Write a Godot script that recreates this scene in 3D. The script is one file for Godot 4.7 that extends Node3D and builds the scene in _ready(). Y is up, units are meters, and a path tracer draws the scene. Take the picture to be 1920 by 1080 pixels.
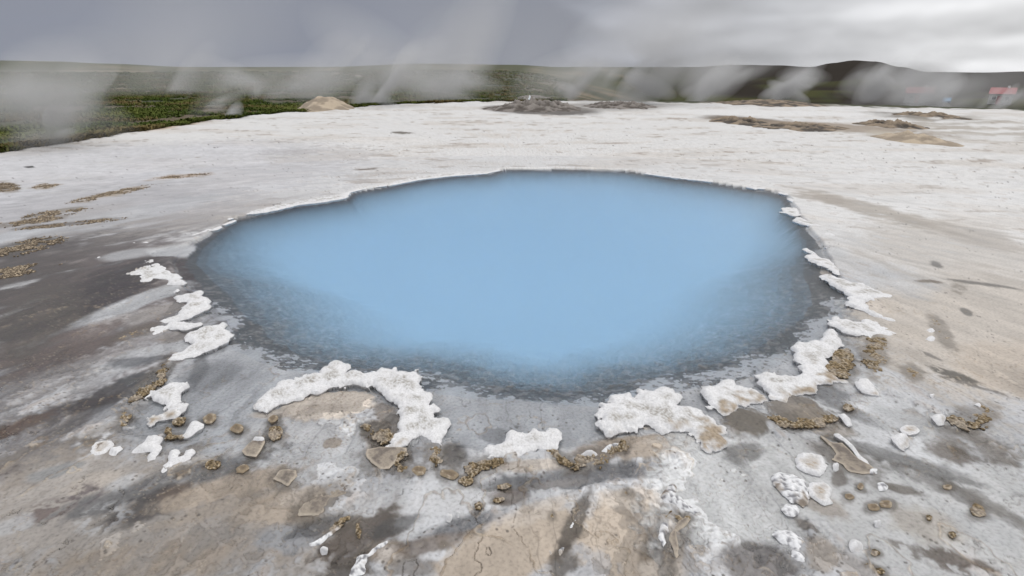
extends Node3D
# A blue hot spring with white sinter crusts, steam vents, a meadow and dark hills. Units are metres, the water stands at y = 0.

var num := {}
var M := {}
var n_lo := FastNoiseLite.new()
var n_md := FastNoiseLite.new()
var n_hi := FastNoiseLite.new()
var n_st := FastNoiseLite.new()
var n_bub := FastNoiseLite.new()
var n_dot := FastNoiseLite.new()
var rng := RandomNumberGenerator.new()
const EYE := Vector3(0, 1.6, 0)
const STREAK_AT := Vector2(0.1, -11.0)
const POOL_MID := Vector2(0.0, -5.0)
const WHITE := Color(0.545, 0.54, 0.535)
const POOL: Array[float] = [-3.122, -4.488, -3.252, -4.972, -3.341, -6.017, -3.16, -6.328, -2.868, -6.791, -2.318, -7.113, -2.366, -7.538, -1.983, -7.929, -1.513, -8.591, -1.015, -8.936, -0.375, -9.092, -0.195, -9.477, 0.883, -9.534, 1.939, -9.42, 2.345, -9.092, 2.937, -8.591, 3.265, -8.27, 3.601, -7.848, 3.9, -7.613, 3.919, -7.25, 3.606, -6.411, 3.348, -5.665, 3.189, -5.154, 2.984, -4.64, 2.784, -4.081, 2.61, -3.629, 2.42, -3.342, 2.22, -3.131, 1.957, -2.906, 1.695, -2.724, 1.476, -2.601, 1.252, -2.509, 1.013, -2.433, 0.819, -2.375, 0.627, -2.3, 0.478, -2.257, 0.253, -2.257, -0.028, -2.281, -0.23, -2.33, -0.408, -2.365, -0.576, -2.487, -0.951, -2.526, -1.25, -2.584, -1.564, -2.724, -1.802, -2.871, -2.13, -3.255, -2.428, -3.629, -2.807, -4.081]
const BANK: Array[float] = [-0.953, 15.244, -0.774, 15.9, -0.716, 16.852, -0.666, 17.981, -0.561, 20.565, -0.546, 21.723, -0.468, 23.967, -0.376, 26.303, -0.305, 28.956, -0.156, 32.664, -0.01, 34.18, 0.136, 35.913, 0.322, 34.662, 0.487, 35.853, 0.597, 33.929, 0.691, 35.278, 0.758, 36.272, 0.923, 41.752]
const CREST: Array[float] = [-0.8756, 0.0159, -0.7405, 0.0170, -0.6865, 0.0165, -0.6274, 0.0145, -0.5281, 0.0109, -0.3316, 0.0119, -0.1515, 0.0176, 0.0000, 0.0161, 0.0859, 0.0125, 0.3144, 0.0120, 0.3814, 0.0149, 0.4456, 0.0137, 0.4917, 0.0111, 0.5198, 0.0163, 0.5473, 0.0197, 0.5749, 0.0179, 0.6095, 0.0103, 0.6425, 0.0037, 0.7070, 0.0029, 0.7442, 0.0041, 0.9092, 0.0045]
const MATTER: Array = [
	[-6.942, -8.835, 2.98, -2.965, 2.486, 3.316, 0.435, 0.435, 0.457, 0.75, 0.31, 0.4, 1, -0.5, 0],
	[-5.204, -6.017, 1.029, -1.487, 1.268, 1.538, 0.312, 0.304, 0.312, 0.7, 0.31, 0.5, 1, -0.5, 0],
	[-3.51, -3.629, 0.363, -1.245, 1.317, 1.366, 0.081, 0.062, 0.057, 0.85, 0.31, 0.6, 1, -0.25, 0],
	[-4.73, -4.801, 0.44, -1.082, 0.941, 0.996, 0.215, 0.197, 0.185, 0.6, 0.31, 0.6, 1, -0.1, 0],
	[-3.468, -3.629, 0.299, -0.993, 0.809, 0.848, 0.067, 0.051, 0.045, 0.8, 0.31, 0.7, 1, -0.45, 0],
	[-4.591, -4.64, 0.488, -0.728, 0.49, 0.524, 0.081, 0.069, 0.062, 0.75, 0.31, 0.8, 1, -0.35, 0],
	[-2.822, -2.871, 0.309, -0.435, 0.216, 0.225, 0.09, 0.071, 0.064, 0.75, 0.31, 0.8, 1, -0.4, 0],
	[-3.257, -3.734, 0.097, -0.67, 0.381, 0.416, 0.026, 0.02, 0.019, 0.9, 0.31, 0.6, 0, 0, 0],
	[-4.199, -4.081, 0.203, -0.424, 0.479, 0.488, 0.062, 0.05, 0.043, 0.8, 0.31, 0.8, 1, -0.2, 0],
	[-3.355, -3.255, -0.035, -0.388, 0.456, 0.411, 0.09, 0.076, 0.059, 0.7, 0.31, 0.5, 0, 0, 0],
	[-3.289, -3.053, 0.117, -0.067, 0.132, 0.136, 0.048, 0.043, 0.038, 0.7, 0.248, 0.5, 0, 0, 0],
	[-4.185, -5.062, 0.543, -0.382, 0.195, 0.253, 0.086, 0.074, 0.067, 0.7, 0.372, 0.9, 1, -0.2, 0],
	[-4.643, -4.885, 0.226, -0.357, 0.181, 0.201, 0.026, 0.02, 0.019, 0.6, 0.31, 0.9, 2, -0.1, 0],
	[-5.284, -5.308, 0.148, -0.531, 0.166, 0.173, 0.393, 0.401, 0.416, 0.85, 0.248, 0.4, 0, 0, 0],
	[-4.648, -6.143, 0.624, -1.213, 0.26, 0.353, 0.393, 0.401, 0.416, 0.5, 0.31, 0.6, 0, 0, 0],
	[-4.017, -5.665, 0.921, -0.467, 0.265, 0.4, 0.215, 0.197, 0.185, 0.7, 0.31, 0.8, 1, -0.1, 0],
	[-2.85, -3.509, 0.152, -0.44, 0.092, 0.108, 0.393, 0.401, 0.416, 0.9, 0.279, 0.5, 0, 0, 0],
	[-2.737, -3.155, 0.188, -0.277, 0.093, 0.108, 0.297, 0.282, 0.278, 0.8, 0.31, 0.6, 1, -0.3, 0],
	[-2.458, -2.836, 0.161, -0.308, 0.057, 0.063, 0.252, 0.237, 0.237, 0.7, 0.31, 0.6, 0, 0, 0],
	[-2.856, -2.871, 0.197, -0.28, 0.166, 0.172, 0.095, 0.069, 0.059, 0.8, 0.31, 0.7, 1, -0.2, 0],
	[-2.579, -2.417, 0.18, -0.254, 0.155, 0.149, 0.393, 0.401, 0.416, 0.75, 0.31, 0.8, 1, -0.35, 0],
	[-2.364, -2.613, 0.131, -0.074, 0.049, 0.058, 0.393, 0.401, 0.416, 0.8, 0.31, 0.6, 0, 0, 0],
	[-2.28, -2.674, 0.143, -0.047, 0.042, 0.055, 0.076, 0.079, 0.086, 0.8, 0.372, 0.5, 0, 0, 0],
	[-2.16, -2.35, 0.112, -0.196, 0.09, 0.092, 0.036, 0.032, 0.032, 0.95, 0.217, 0.4, 0, 0, 0],
	[-2.092, -2.487, 0.122, -0.022, 0.047, 0.066, 0.048, 0.048, 0.05, 0.85, 0.248, 0.4, 0, 0, 0],
	[-2.294, -2.174, 0.178, -0.166, 0.06, 0.06, 0.026, 0.02, 0.019, 0.85, 0.31, 0.6, 0, 0, 0],
	[-2.409, -2.087, 0.083, -0.078, 0.047, 0.044, 0.095, 0.048, 0.021, 0.7, 0.31, 0.8, 0, 0, 0],
	[-2.072, -2.152, 0.185, -0.107, 0.061, 0.068, 0.105, 0.107, 0.114, 0.7, 0.31, 0.6, 0, 0, 0],
	[-2.143, -1.839, 0.151, -0.119, 0.079, 0.073, 0.081, 0.081, 0.083, 0.8, 0.31, 0.7, 0, 0, 0],
	[-2.159, -1.723, 0.02, -0.057, 0.094, 0.071, 0.033, 0.024, 0.024, 0.75, 0.31, 0.6, 0, 0, 0],
	[-3.259, -4.801, 0.252, -0.104, 0.104, 0.165, 0.511, 0.521, 0.54, 0.85, 0.248, 0.3, 0, 0, -0.02],
	[-3.622, -4.64, 0.214, -0.131, 0.101, 0.139, 0.393, 0.401, 0.416, 0.6, 0.248, 0.4, 0, 0, 0],
	[-2.572, -3.387, 0.093, -0.172, 0.068, 0.086, 0.215, 0.197, 0.185, 0.8, 0.248, 0.4, 0, 0, 0],
	[-2.229, -3.015, 0.09, -0.078, 0.053, 0.073, 0.215, 0.197, 0.185, 0.8, 0.248, 0.4, 0, 0, 0],
	[-2.222, -2.836, 0.168, -0.099, 0.044, 0.06, 0.393, 0.401, 0.416, 0.7, 0.248, 0.4, 0, 0, 0],
	[-2.837, -2.613, 0.206, -0.351, 0.359, 0.34, 0.081, 0.064, 0.057, 0.65, 0.31, 0.7, 1, -0.4, 0],
	[-3.799, -3.629, 0.111, -0.496, 0.712, 0.69, 0.057, 0.047, 0.04, 0.7, 0.31, 0.6, 1, -0.5, 0],
	[-2.261, -1.948, 0.166, -0.141, 0.196, 0.181, 0.095, 0.081, 0.074, 0.55, 0.31, 0.7, 1, -0.3, 0],
	[1.833, -1.407, 0.083, 0.091, -0.194, 0.152, 0.245, 0.223, 0.2, 0.6, 0.31, 0.7, 1, -0.3, 0],
	[-1.454, -2.243, 0.531, 0, 0.216, 0.432, 0.318, 0.333, 0.357, 0.95, 0.186, 0.25, 0, 0, -0.03],
	[-1.765, -2.555, 0.15, -0.06, 0.095, 0.148, 0.076, 0.079, 0.086, 0.45, 0.372, 0.4, 0, 0, 0],
	[-1.854, -2.613, 0.058, 0.029, 0.071, 0.191, 0.076, 0.079, 0.086, 0.6, 0.372, 0.4, 0, 0, 0],
	[-0.94, -1.874, 0.425, -0.095, 0.1, 0.214, 0.511, 0.521, 0.54, 0.85, 0.279, 0.5, 0, 0, -0.012],
	[-1.051, -2.066, 0.273, -0.04, 0.055, 0.124, 0.475, 0.475, 0.482, 0.5, 0.31, 0.4, 0, 0, 0],
	[-0.241, -1.617, 0.475, -0.162, 0.05, 0.169, 0.511, 0.521, 0.54, 0.85, 0.31, 0.5, 0, 0, -0.014],
	[-0.219, -1.617, 0.23, -0.066, 0.019, 0.074, 0.475, 0.475, 0.482, 0.5, 0.372, 0.5, 0, 0, 0],
	[0, -2.13, 0.457, 0, 0, 0.218, 0.318, 0.333, 0.357, 0.95, 0.186, 0.2, 0, 0, -0.03],
	[-0.954, -2.252, 0.25, -0.047, 0.048, 0.122, 0.54, 0.482, 0.424, 0.97, 0.112, 0.3, 0, 0, -0.004],
	[-1.104, -2.206, 0.237, -0.029, 0.019, 0.046, 0.416, 0.371, 0.326, 0.8, 0.186, 0.3, 0, 0, 0],
	[-0.642, -2.174, 0.082, 0.086, -0.022, 0.075, 0.119, 0.1, 0.083, 0.8, 0.248, 0.5, 0, 0, 0],
	[-0.637, -2.006, 0.092, 0.067, -0.012, 0.089, 0.105, 0.086, 0.071, 0.85, 0.217, 0.5, 0, 0, 0],
	[-0.529, -1.856, 0.063, 0, 0.011, 0.053, 0.048, 0.047, 0.045, 0.9, 0.248, 0.4, 0, 0, 0],
	[-0.452, -1.874, 0.063, 0, 0.008, 0.043, 0.223, 0.223, 0.23, 0.9, 0.248, 0.3, 0, 0, 0],
	[-0.624, -1.832, 0.014, -0.008, 0.066, 0.13, 0.416, 0.371, 0.326, 0.6, 0.248, 0.3, 0, 0, 0],
	[-0.844, -1.955, 0.045, 0, 0.012, 0.038, 0.252, 0.208, 0.163, 0.8, 0.124, 0.6, 0, 0, 0],
	[-0.269, -1.874, 0.054, 0, 0.008, 0.079, 0.048, 0.04, 0.033, 0.85, 0.434, 0.4, 0, 0, 0],
	[-0.091, -2.026, 0.072, 0, 0.002, 0.06, 0.062, 0.064, 0.071, 0.5, 0.186, 0.5, 0, 0, 0],
	[0.095, -1.798, 0.178, -0.009, -0.001, 0.04, 0.416, 0.371, 0.326, 0.9, 0.217, 0.3, 0, 0, 0],
	[0.621, -1.918, 0.278, -0.021, -0.018, 0.089, 0.341, 0.286, 0.23, 0.9, 0.186, 0.4, 0, 0, 0],
	[0.743, -1.955, 0.126, 0, -0.011, 0.038, 0.416, 0.371, 0.326, 0.8, 0.248, 0.3, 0, 0, 0],
	[0.415, -1.874, 0.124, -0.016, -0.006, 0.057, 0.223, 0.197, 0.178, 0.8, 0.248, 0.5, 0, 0, 0],
	[0.394, -1.745, 0.448, -0.053, -0.006, 0.064, 0.099, 0.102, 0.111, 0.85, 0.341, 0.5, 0, 0, -0.012],
	[0, -1.691, 0.136, 0, 0, 0.056, 0.076, 0.079, 0.086, 0.8, 0.372, 0.5, 0, 0, 0],
	[-0.022, -1.617, 0.088, 0, 0.001, 0.052, 0.081, 0.059, 0.043, 0.8, 0.372, 0.5, 0, 0, 0],
	[0.181, -1.691, 0.137, -0.019, 0, 0.025, 0.215, 0.197, 0.185, 0.5, 0.31, 0.6, 0, 0, 0],
	[-1.501, -1.533, 0.888, 0, 0.244, 0.358, 0.245, 0.215, 0.185, 0.75, 0.31, 0.6, 0, 0, 0.004],
	[-1.437, -1.707, 0.361, -0.202, 0.05, 0.06, 0.076, 0.079, 0.086, 0.75, 0.31, 0.6, 0, 0, 0],
	[-1.438, -1.566, 0.105, -0.096, 0.065, 0.066, 0.043, 0.037, 0.035, 0.9, 0.31, 0.5, 0, 0, 0],
	[-1.391, -1.631, 0.059, -0.04, 0.034, 0.039, 0.095, 0.064, 0.045, 0.6, 0.372, 0.5, 0, 0, 0],
	[-1.643, -1.691, 0.056, -0.042, 0.034, 0.035, 0.393, 0.401, 0.416, 0.6, 0.31, 0.6, 0, 0, 0],
	[-1.768, -1.691, 0.08, -0.063, 0.041, 0.041, 0.416, 0.371, 0.326, 0.6, 0.372, 0.7, 0, 0, 0],
	[-1.833, -1.539, 0.074, -0.055, 0.057, 0.051, 0.081, 0.055, 0.05, 0.75, 0.31, 0.9, 2, -0.1, 0],
	[-1.76, -1.622, 0.05, -0.038, 0.051, 0.049, 0.071, 0.052, 0.057, 0.75, 0.31, 0.8, 2, -0.2, 0],
	[-1.594, -1.501, 0.072, -0.049, 0.06, 0.059, 0.393, 0.401, 0.416, 0.6, 0.31, 0.8, 2, -0.2, 0],
	[-1.908, -1.468, 0.046, -0.035, 0.04, 0.033, 0.393, 0.401, 0.416, 0.5, 0.31, 0.7, 0, 0, 0],
	[-1.99, -1.755, 0.086, -0.046, 0.032, 0.031, 0.185, 0.193, 0.2, 0.7, 0.31, 0.6, 0, 0, 0],
	[-1.171, -1.676, 0.257, -0.134, 0.047, 0.064, 0.341, 0.286, 0.23, 0.85, 0.248, 0.5, 0, 0, 0],
	[-1.156, -1.56, 0.212, -0.105, 0.032, 0.042, 0.282, 0.241, 0.2, 0.7, 0.31, 0.6, 0, 0, 0],
	[-0.899, -1.56, 0.168, -0.051, 0.046, 0.081, 0.341, 0.286, 0.23, 0.85, 0.31, 0.5, 0, 0, 0],
	[-0.878, -1.617, 0.087, -0.045, 0.024, 0.038, 0.416, 0.371, 0.326, 0.6, 0.31, 0.5, 0, 0, 0],
	[-0.73, -1.707, 0.078, -0.032, 0.021, 0.042, 0.393, 0.401, 0.416, 0.8, 0.31, 0.5, 0, 0, 0],
	[-1.207, -1.327, 0.566, -0.101, 0.06, 0.083, 0.223, 0.182, 0.141, 0.65, 0.31, 0.7, 1, -0.3, 0],
	[-0.837, -1.407, 0.12, 0, 0.025, 0.062, 0.245, 0.256, 0.275, 0.8, 0.31, 0.6, 0, 0, 0],
	[-0.739, -1.468, 0.098, -0.052, 0.018, 0.028, 0.076, 0.079, 0.086, 0.75, 0.31, 0.5, 0, 0, 0],
	[-0.561, -1.419, 0.116, -0.077, 0.058, 0.088, 0.081, 0.062, 0.048, 0.85, 0.31, 0.8, 0, 0, 0],
	[-0.565, -1.294, 0.072, -0.045, 0.034, 0.048, 0.057, 0.045, 0.036, 0.8, 0.31, 0.8, 0, 0, 0],
	[-0.451, -1.468, 0.096, -0.048, 0.017, 0.033, 0.057, 0.055, 0.055, 0.75, 0.31, 0.5, 0, 0, 0],
	[-0.443, -1.338, 0.067, 0, 0.013, 0.058, 0.341, 0.286, 0.23, 0.6, 0.31, 0.5, 0, 0, 0],
	[-0.185, -1.468, 0.17, -0.07, 0.017, 0.048, 0.076, 0.079, 0.086, 0.8, 0.341, 0.5, 0, 0, 0],
	[-0.296, -1.383, 0.149, -0.039, 0.013, 0.041, 0.105, 0.081, 0.064, 0.8, 0.341, 0.6, 0, 0, 0],
	[-0.375, -1.283, 0.112, 0, 0.009, 0.046, 0.071, 0.057, 0.045, 0.7, 0.31, 0.7, 0, 0, 0],
	[0.02, -1.383, 0.258, -0.123, 0.045, 0.134, 0.341, 0.286, 0.23, 0.95, 0.186, 0.4, 0, 0, 0],
	[0.085, -1.533, 0.162, -0.073, 0.011, 0.045, 0.416, 0.371, 0.326, 0.7, 0.31, 0.5, 0, 0, 0],
	[0.443, -1.431, 0.192, 0, -0.044, 0.209, 0.341, 0.286, 0.23, 0.93, 0.155, 0.35, 0, 0, 0],
	[0.502, -1.602, 0.177, -0.012, -0.01, 0.057, 0.416, 0.371, 0.326, 0.75, 0.31, 0.4, 0, 0, 0],
	[0.283, -1.294, 0.094, 0, -0.009, 0.064, 0.245, 0.245, 0.256, 0.65, 0.31, 0.9, 2, -0.2, 0],
	[0.429, -1.36, 0.055, 0, -0.007, 0.032, 0.095, 0.093, 0.095, 0.6, 0.372, 0.9, 2, -0.1, 0],
	[0.248, -1.481, 0.028, 0.017, -0.08, 0.163, 0.057, 0.048, 0.04, 0.85, 0.31, 0.6, 0, 0, 0],
	[0.17, -1.294, 0.044, 0.019, -0.033, 0.08, 0.048, 0.038, 0.029, 0.8, 0.31, 0.7, 0, 0, 0],
	[0.491, -1.338, 0.025, 0.005, -0.044, 0.11, 0.105, 0.081, 0.057, 0.7, 0.372, 0.6, 0, 0, 0],
	[0.584, -1.481, 0.024, 0.003, -0.062, 0.18, 0.057, 0.048, 0.04, 0.8, 0.31, 0.6, 0, 0, 0],
	[0.714, -1.455, 0.063, 0.015, -0.04, 0.084, 0.093, 0.096, 0.105, 0.9, 0.279, 0.35, 0, 0, -0.012],
	[0.644, -1.305, 0.114, 0, -0.021, 0.065, 0.215, 0.197, 0.185, 0.6, 0.31, 0.8, 2, -0.2, 0],
	[0.522, -1.273, 0.075, 0, -0.011, 0.042, 0.416, 0.371, 0.326, 0.8, 0.31, 0.5, 0, 0, 0],
	[0.628, -1.407, 0.019, 0.002, -0.054, 0.143, 0.416, 0.371, 0.326, 0.8, 0.248, 0.4, 0, 0, 0],
	[0.969, -1.707, 0.388, 0, -0.143, 0.351, 0.579, 0.588, 0.598, 0.95, 0.248, 0.5, 0, 0, -0.012],
	[0.867, -1.294, 0.127, 0.028, -0.057, 0.095, 0.1, 0.09, 0.086, 0.85, 0.248, 0.5, 0, 0, 0],
	[1.711, -1.738, 0.395, 0.369, -0.463, 0.462, 0.453, 0.458, 0.463, 0.9, 0.248, 0.5, 0, 0, -0.008],
	[1.788, -2.152, 0.472, 0.258, -0.204, 0.259, 0.521, 0.531, 0.55, 0.9, 0.248, 0.4, 0, 0, -0.022],
	[1.17, -2.1, 0.112, 0, -0.047, 0.111, 0.095, 0.079, 0.059, 0.92, 0.186, 0.5, 0, 0, 0.012],
	[1.491, -2.206, 0.143, 0.049, -0.068, 0.108, 0.119, 0.1, 0.081, 0.92, 0.186, 0.5, 0, 0, 0.012],
	[1.547, -2.109, 0.102, 0.088, -0.057, 0.072, 0.245, 0.211, 0.174, 0.75, 0.31, 0.5, 0, 0, 0],
	[1.07, -1.892, 0.086, 0, -0.03, 0.073, 0.09, 0.086, 0.081, 0.7, 0.372, 0.5, 0, 0, 0],
	[1.734, -2.365, 0.112, 0.053, -0.055, 0.08, 0.076, 0.079, 0.086, 0.8, 0.372, 0.4, 0, 0, 0],
	[1.761, -2.197, 0.136, 0.154, -0.036, 0.042, 0.081, 0.081, 0.086, 0.7, 0.372, 0.5, 0, 0, 0],
	[1.758, -1.839, 0.231, 0.162, -0.043, 0.046, 0.095, 0.093, 0.09, 0.75, 0.341, 0.7, 1, -0.3, 0],
	[1.465, -1.874, 0.081, 0.091, -0.041, 0.045, 0.215, 0.197, 0.185, 0.6, 0.31, 0.6, 0, 0, 0],
	[2.151, -1.967, 0.144, 0.145, -0.099, 0.094, 0.095, 0.076, 0.057, 0.8, 0.31, 0.8, 1, -0.3, 0],
	[2.017, -1.892, 0.067, 0.062, -0.057, 0.055, 0.076, 0.057, 0.04, 0.8, 0.31, 0.7, 0, 0, 0],
	[2.105, -2.555, 0.144, 0.06, -0.085, 0.113, 0.393, 0.401, 0.416, 0.8, 0.248, 0.4, 0, 0, 0],
	[1.974, -2.109, 0.148, 0.083, -0.094, 0.108, 0.386, 0.393, 0.404, 0.8, 0.31, 0.4, 0, 0, 0],
	[1.79, -1.691, 0.139, 0.17, -0.043, 0.039, 0.095, 0.088, 0.081, 0.65, 0.372, 0.8, 1, -0.2, 0],
	[1.926, -1.56, 0.06, 0.124, -0.044, 0.033, 0.1, 0.09, 0.079, 0.7, 0.372, 0.8, 0, 0, 0],
	[1.6, -1.468, 0.103, 0.069, -0.08, 0.076, 0.356, 0.326, 0.289, 0.75, 0.31, 0.5, 0, 0, 0],
	[1.815, -1.455, 0.066, 0.074, -0.084, 0.068, 0.386, 0.393, 0.404, 0.7, 0.31, 0.6, 0, 0, 0],
	[1.591, -1.316, 0.115, 0.051, -0.049, 0.046, 0.076, 0.055, 0.04, 0.85, 0.248, 0.9, 2, -0.25, 0],
	[1.441, -1.36, 0.044, 0.057, -0.024, 0.02, 0.076, 0.057, 0.04, 0.7, 0.31, 0.9, 2, -0.1, 0],
	[1.187, -1.294, 0.089, 0.096, -0.049, 0.044, 0.215, 0.197, 0.185, 0.7, 0.31, 0.6, 0, 0, 0],
	[1.117, -1.338, 0.069, -0.033, -0.004, 0.077, 0.267, 0.237, 0.208, 0.8, 0.186, 0.4, 0, 0, 0],
	[1.26, -1.574, 0.052, 0.047, -0.042, 0.045, 0.267, 0.23, 0.193, 0.7, 0.31, 0.6, 0, 0, 0],
	[1.139, -1.468, 0.022, 0.035, -0.018, 0.017, 0.076, 0.057, 0.04, 0.75, 0.31, 0.6, 0, 0, 0],
	[1.405, -1.723, 0.013, 0.029, -0.04, 0.036, 0.076, 0.057, 0.04, 0.7, 0.31, 0.8, 0, 0, 0],
	[1.633, -1.661, 0.073, 0.035, -0.021, 0.023, 0.095, 0.079, 0.062, 0.8, 0.31, 0.7, 0, 0, 0],
	[2.808, -3.629, 0.19, 0.085, -0.188, 0.264, 0.393, 0.401, 0.416, 0.7, 0.248, 0.4, 0, 0, 0],
	[2.751, -3.481, 0.135, 0.058, -0.096, 0.132, 0.416, 0.371, 0.326, 0.95, 0.124, 0.3, 0, 0, 0],
	[2.61, -3.053, 0.129, 0.067, -0.083, 0.106, 0.416, 0.371, 0.326, 0.8, 0.248, 0.5, 0, 0, 0],
	[3.28, -3.255, 0.573, 0.343, -0.894, 0.978, 0.393, 0.352, 0.308, 0.9, 0.217, 0.4, 1, -0.75, 0.012],
	[2.963, -2.613, 0.236, 0.149, -0.299, 0.294, 0.371, 0.319, 0.267, 0.8, 0.248, 0.5, 0, 0, 0.012],
	[3.377, -4.081, 0.23, 0.122, -0.285, 0.374, 0.393, 0.401, 0.416, 0.7, 0.31, 0.5, 0, 0, 0],
	[4.376, -4.885, 0.53, 0.539, -0.881, 1.045, 0.371, 0.341, 0.308, 0.75, 0.31, 0.7, 1, -0.4, 0.008],
	[4.544, -6.495, 0.283, 1.053, -0.231, 0.33, 0.267, 0.234, 0.197, 0.85, 0.31, 0.8, 1, -0.5, 0],
	[4.282, -7.014, 0.239, 0.228, -0.153, 0.259, 0.267, 0.23, 0.193, 0.7, 0.31, 0.8, 0, 0, 0],
	[4.891, -5.25, 0.215, 0.617, -0.238, 0.264, 0.282, 0.252, 0.223, 0.6, 0.31, 0.8, 0, 0, 0],
	[2.78, -4.277, 0.087, 0.045, -0.049, 0.081, 0.416, 0.371, 0.326, 0.8, 0.248, 0.4, 0, 0, 0],
	[3.055, -4.719, 0.175, 0.056, -0.115, 0.193, 0.393, 0.401, 0.416, 0.6, 0.31, 0.4, 0, 0, 0],
	[2.532, -2.526, 0.077, 0.07, -0.036, 0.038, 0.033, 0.029, 0.021, 0.85, 0.31, 0.9, 2, -0.4, 0],
	[2.549, -2.417, 0.149, 0.131, -0.015, 0.015, 0.029, 0.024, 0.019, 0.7, 0.31, 1, 2, -0.3, 0],
	[3.864, -3.901, 0.209, 0.113, -0.031, 0.034, 0.029, 0.024, 0.019, 0.8, 0.31, 0.9, 2, -0.3, 0],
	[3.851, -4.373, 0.012, 0.067, -0.059, 0.066, 0.014, 0.013, 0.012, 0.7, 0.31, 0.8, 0, 0, 0],
	[3.469, -3.959, 0.088, 0.025, -0.028, 0.035, 0.076, 0.048, 0.021, 0.8, 0.31, 0.8, 0, 0, 0],
	[3.575, -3.788, 0.06, 0, -0.124, 0.154, 0.095, 0.076, 0.052, 0.6, 0.31, 1, 2, -0.1, 0],
	[3.298, -3.36, -0.004, 0.054, -0.05, 0.047, 0.043, 0.04, 0.036, 0.75, 0.31, 0.8, 0, 0, 0],
	[2.568, -2.737, 0.024, 0.071, -0.017, 0.017, 0.057, 0.052, 0.048, 0.7, 0.31, 0.8, 0, 0, 0],
	[-5.616, -5.825, 0.236, -0.228, 0.125, 0.139, 0.143, 0.109, 0.071, 0.75, 0.31, 1, 2, -0.3, 0],
	[-5.745, -7.355, 0.157, -0.522, 0.133, 0.175, 0.282, 0.223, 0.156, 0.8, 0.31, 0.9, 2, -0.4, 0],
	[-5.672, -6.275, 0.179, -0.186, 0.113, 0.132, 0.143, 0.114, 0.076, 0.7, 0.31, 1, 2, -0.3, 0],
	[-5.53, -8.687, 0.355, -0.233, 0.118, 0.193, 0.287, 0.191, 0.104, 0.85, 0.31, 0.9, 2, -0.5, 0],
	[-7.162, -7.848, 0.13, -0.088, 0.172, 0.2, 0.252, 0.185, 0.111, 0.8, 0.31, 0.9, 2, -0.3, 0],
	[-7.651, -7.729, 0.194, 0, 0.357, 0.392, 0.143, 0.1, 0.052, 0.85, 0.31, 0.9, 2, -0.4, 0],
	[-5.044, -5.733, 0.468, -0.262, 0.074, 0.09, 0.076, 0.057, 0.04, 0.8, 0.31, 0.9, 2, -0.3, 0],
	[-4.857, -4.885, 0.127, -0.214, 0.189, 0.201, 0.067, 0.055, 0.04, 0.8, 0.31, 0.9, 2, -0.4, 0],
	[-8.805, -9.477, 0.098, 0, 0.099, 0.114, 0.018, 0.017, 0.015, 0.9, 0.186, 0.3, 0, 0, 0],
	[-5.239, -6.411, 0.188, -0.29, 0.172, 0.219, 0.312, 0.297, 0.293, 0.5, 0.31, 0.6, 0, 0, 0],
	[-4.032, -10.984, 0.983, -0.394, 0.376, 1.061, 0.4, 0.383, 0.374, 0.7, 0.31, 0.8, 1, -0.3, 0],
	[-4.861, -11.373, 0.557, -0.337, 0.266, 0.643, 0.322, 0.313, 0.322, 0.6, 0.31, 0.8, 1, -0.3, 0],
	[-2.375, -8.835, 0.508, -0.157, 0.065, 0.25, 0.313, 0.278, 0.244, 0.6, 0.31, 0.9, 2, -0.1, 0],
	[-2.618, -9.42, 0.201, -0.118, 0.023, 0.084, 0.118, 0.083, 0.047, 0.85, 0.31, 0.9, 0, 0, 0],
	[-3.124, -15.184, 0.333, 0.146, 0.053, 0.278, 0.095, 0.083, 0.065, 0.9, 0.31, 0.9, 0, 0, 0],
	[-4.384, -8.835, 0.996, -0.614, 0.433, 0.906, 0.418, 0.405, 0.405, 0.6, 0.31, 0.8, 1, -0.3, 0],
	[-3.399, -6.7, 0.716, -0.59, 0.237, 0.479, 0.312, 0.297, 0.293, 0.6, 0.31, 0.8, 1, -0.3, 0],
	[-10.994, -17.779, -0.126, -1.989, 0.456, 0.745, 0.365, 0.287, 0.209, 0.8, 0.31, 0.7, 0, 0, 0],
	[1.279, -25.948, 2.623, 1.444, -0.181, 3.597, 0.077, 0.068, 0.062, 0.9, 0.186, 0.6, 0, 0, 0],
	[4.696, -28.069, 3.315, 0, -0.531, 3.247, 0.217, 0.204, 0.191, 0.7, 0.31, 0.7, 0, 0, 0],
	[8.498, -19.423, 0.996, 1.77, -0.676, 1.571, 0.101, 0.074, 0.05, 0.9, 0.31, 0.9, 1, -0.6, 0],
	[10.122, -16.881, 1.924, 2.302, -0.8, 1.371, 0.235, 0.191, 0.148, 0.85, 0.31, 0.9, 1, -0.4, 0],
	[10.393, -14.142, 0.156, 1.193, -0.783, 1.09, 0.392, 0.357, 0.304, 0.8, 0.31, 0.7, 1, -0.6, 0],
	[16.115, -21.389, 0.821, 2.089, -1.195, 1.624, 0.089, 0.074, 0.056, 0.8, 0.31, 0.9, 1, -0.2, 0],
	[14.944, -17.409, 0.973, 1.787, -3.484, 4.18, 0.296, 0.27, 0.235, 0.7, 0.31, 0.9, 1, -0.05, 0],
	[15.858, -31.678, 2.337, 2.238, -1.148, 2.332, 0.118, 0.106, 0.077, 0.8, 0.248, 0.6, 0, 0, 0],
	[11.131, -23.455, 4.541, 1.242, -0.902, 1.949, 0.574, 0.574, 0.574, 0.7, 0.248, 0.5, 0, 0, 0],
	[-3.121, -13.447, 1.221, 0, 0.147, 0.664, 0.539, 0.522, 0.505, 0.5, 0.31, 0.7, 0, 0, 0],
	[2.118, -54.402, 2.118, 0, -0.196, 5.089, 0.089, 0.077, 0.065, 0.8, 0.248, 0.5, 0, 0, 0],
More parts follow.
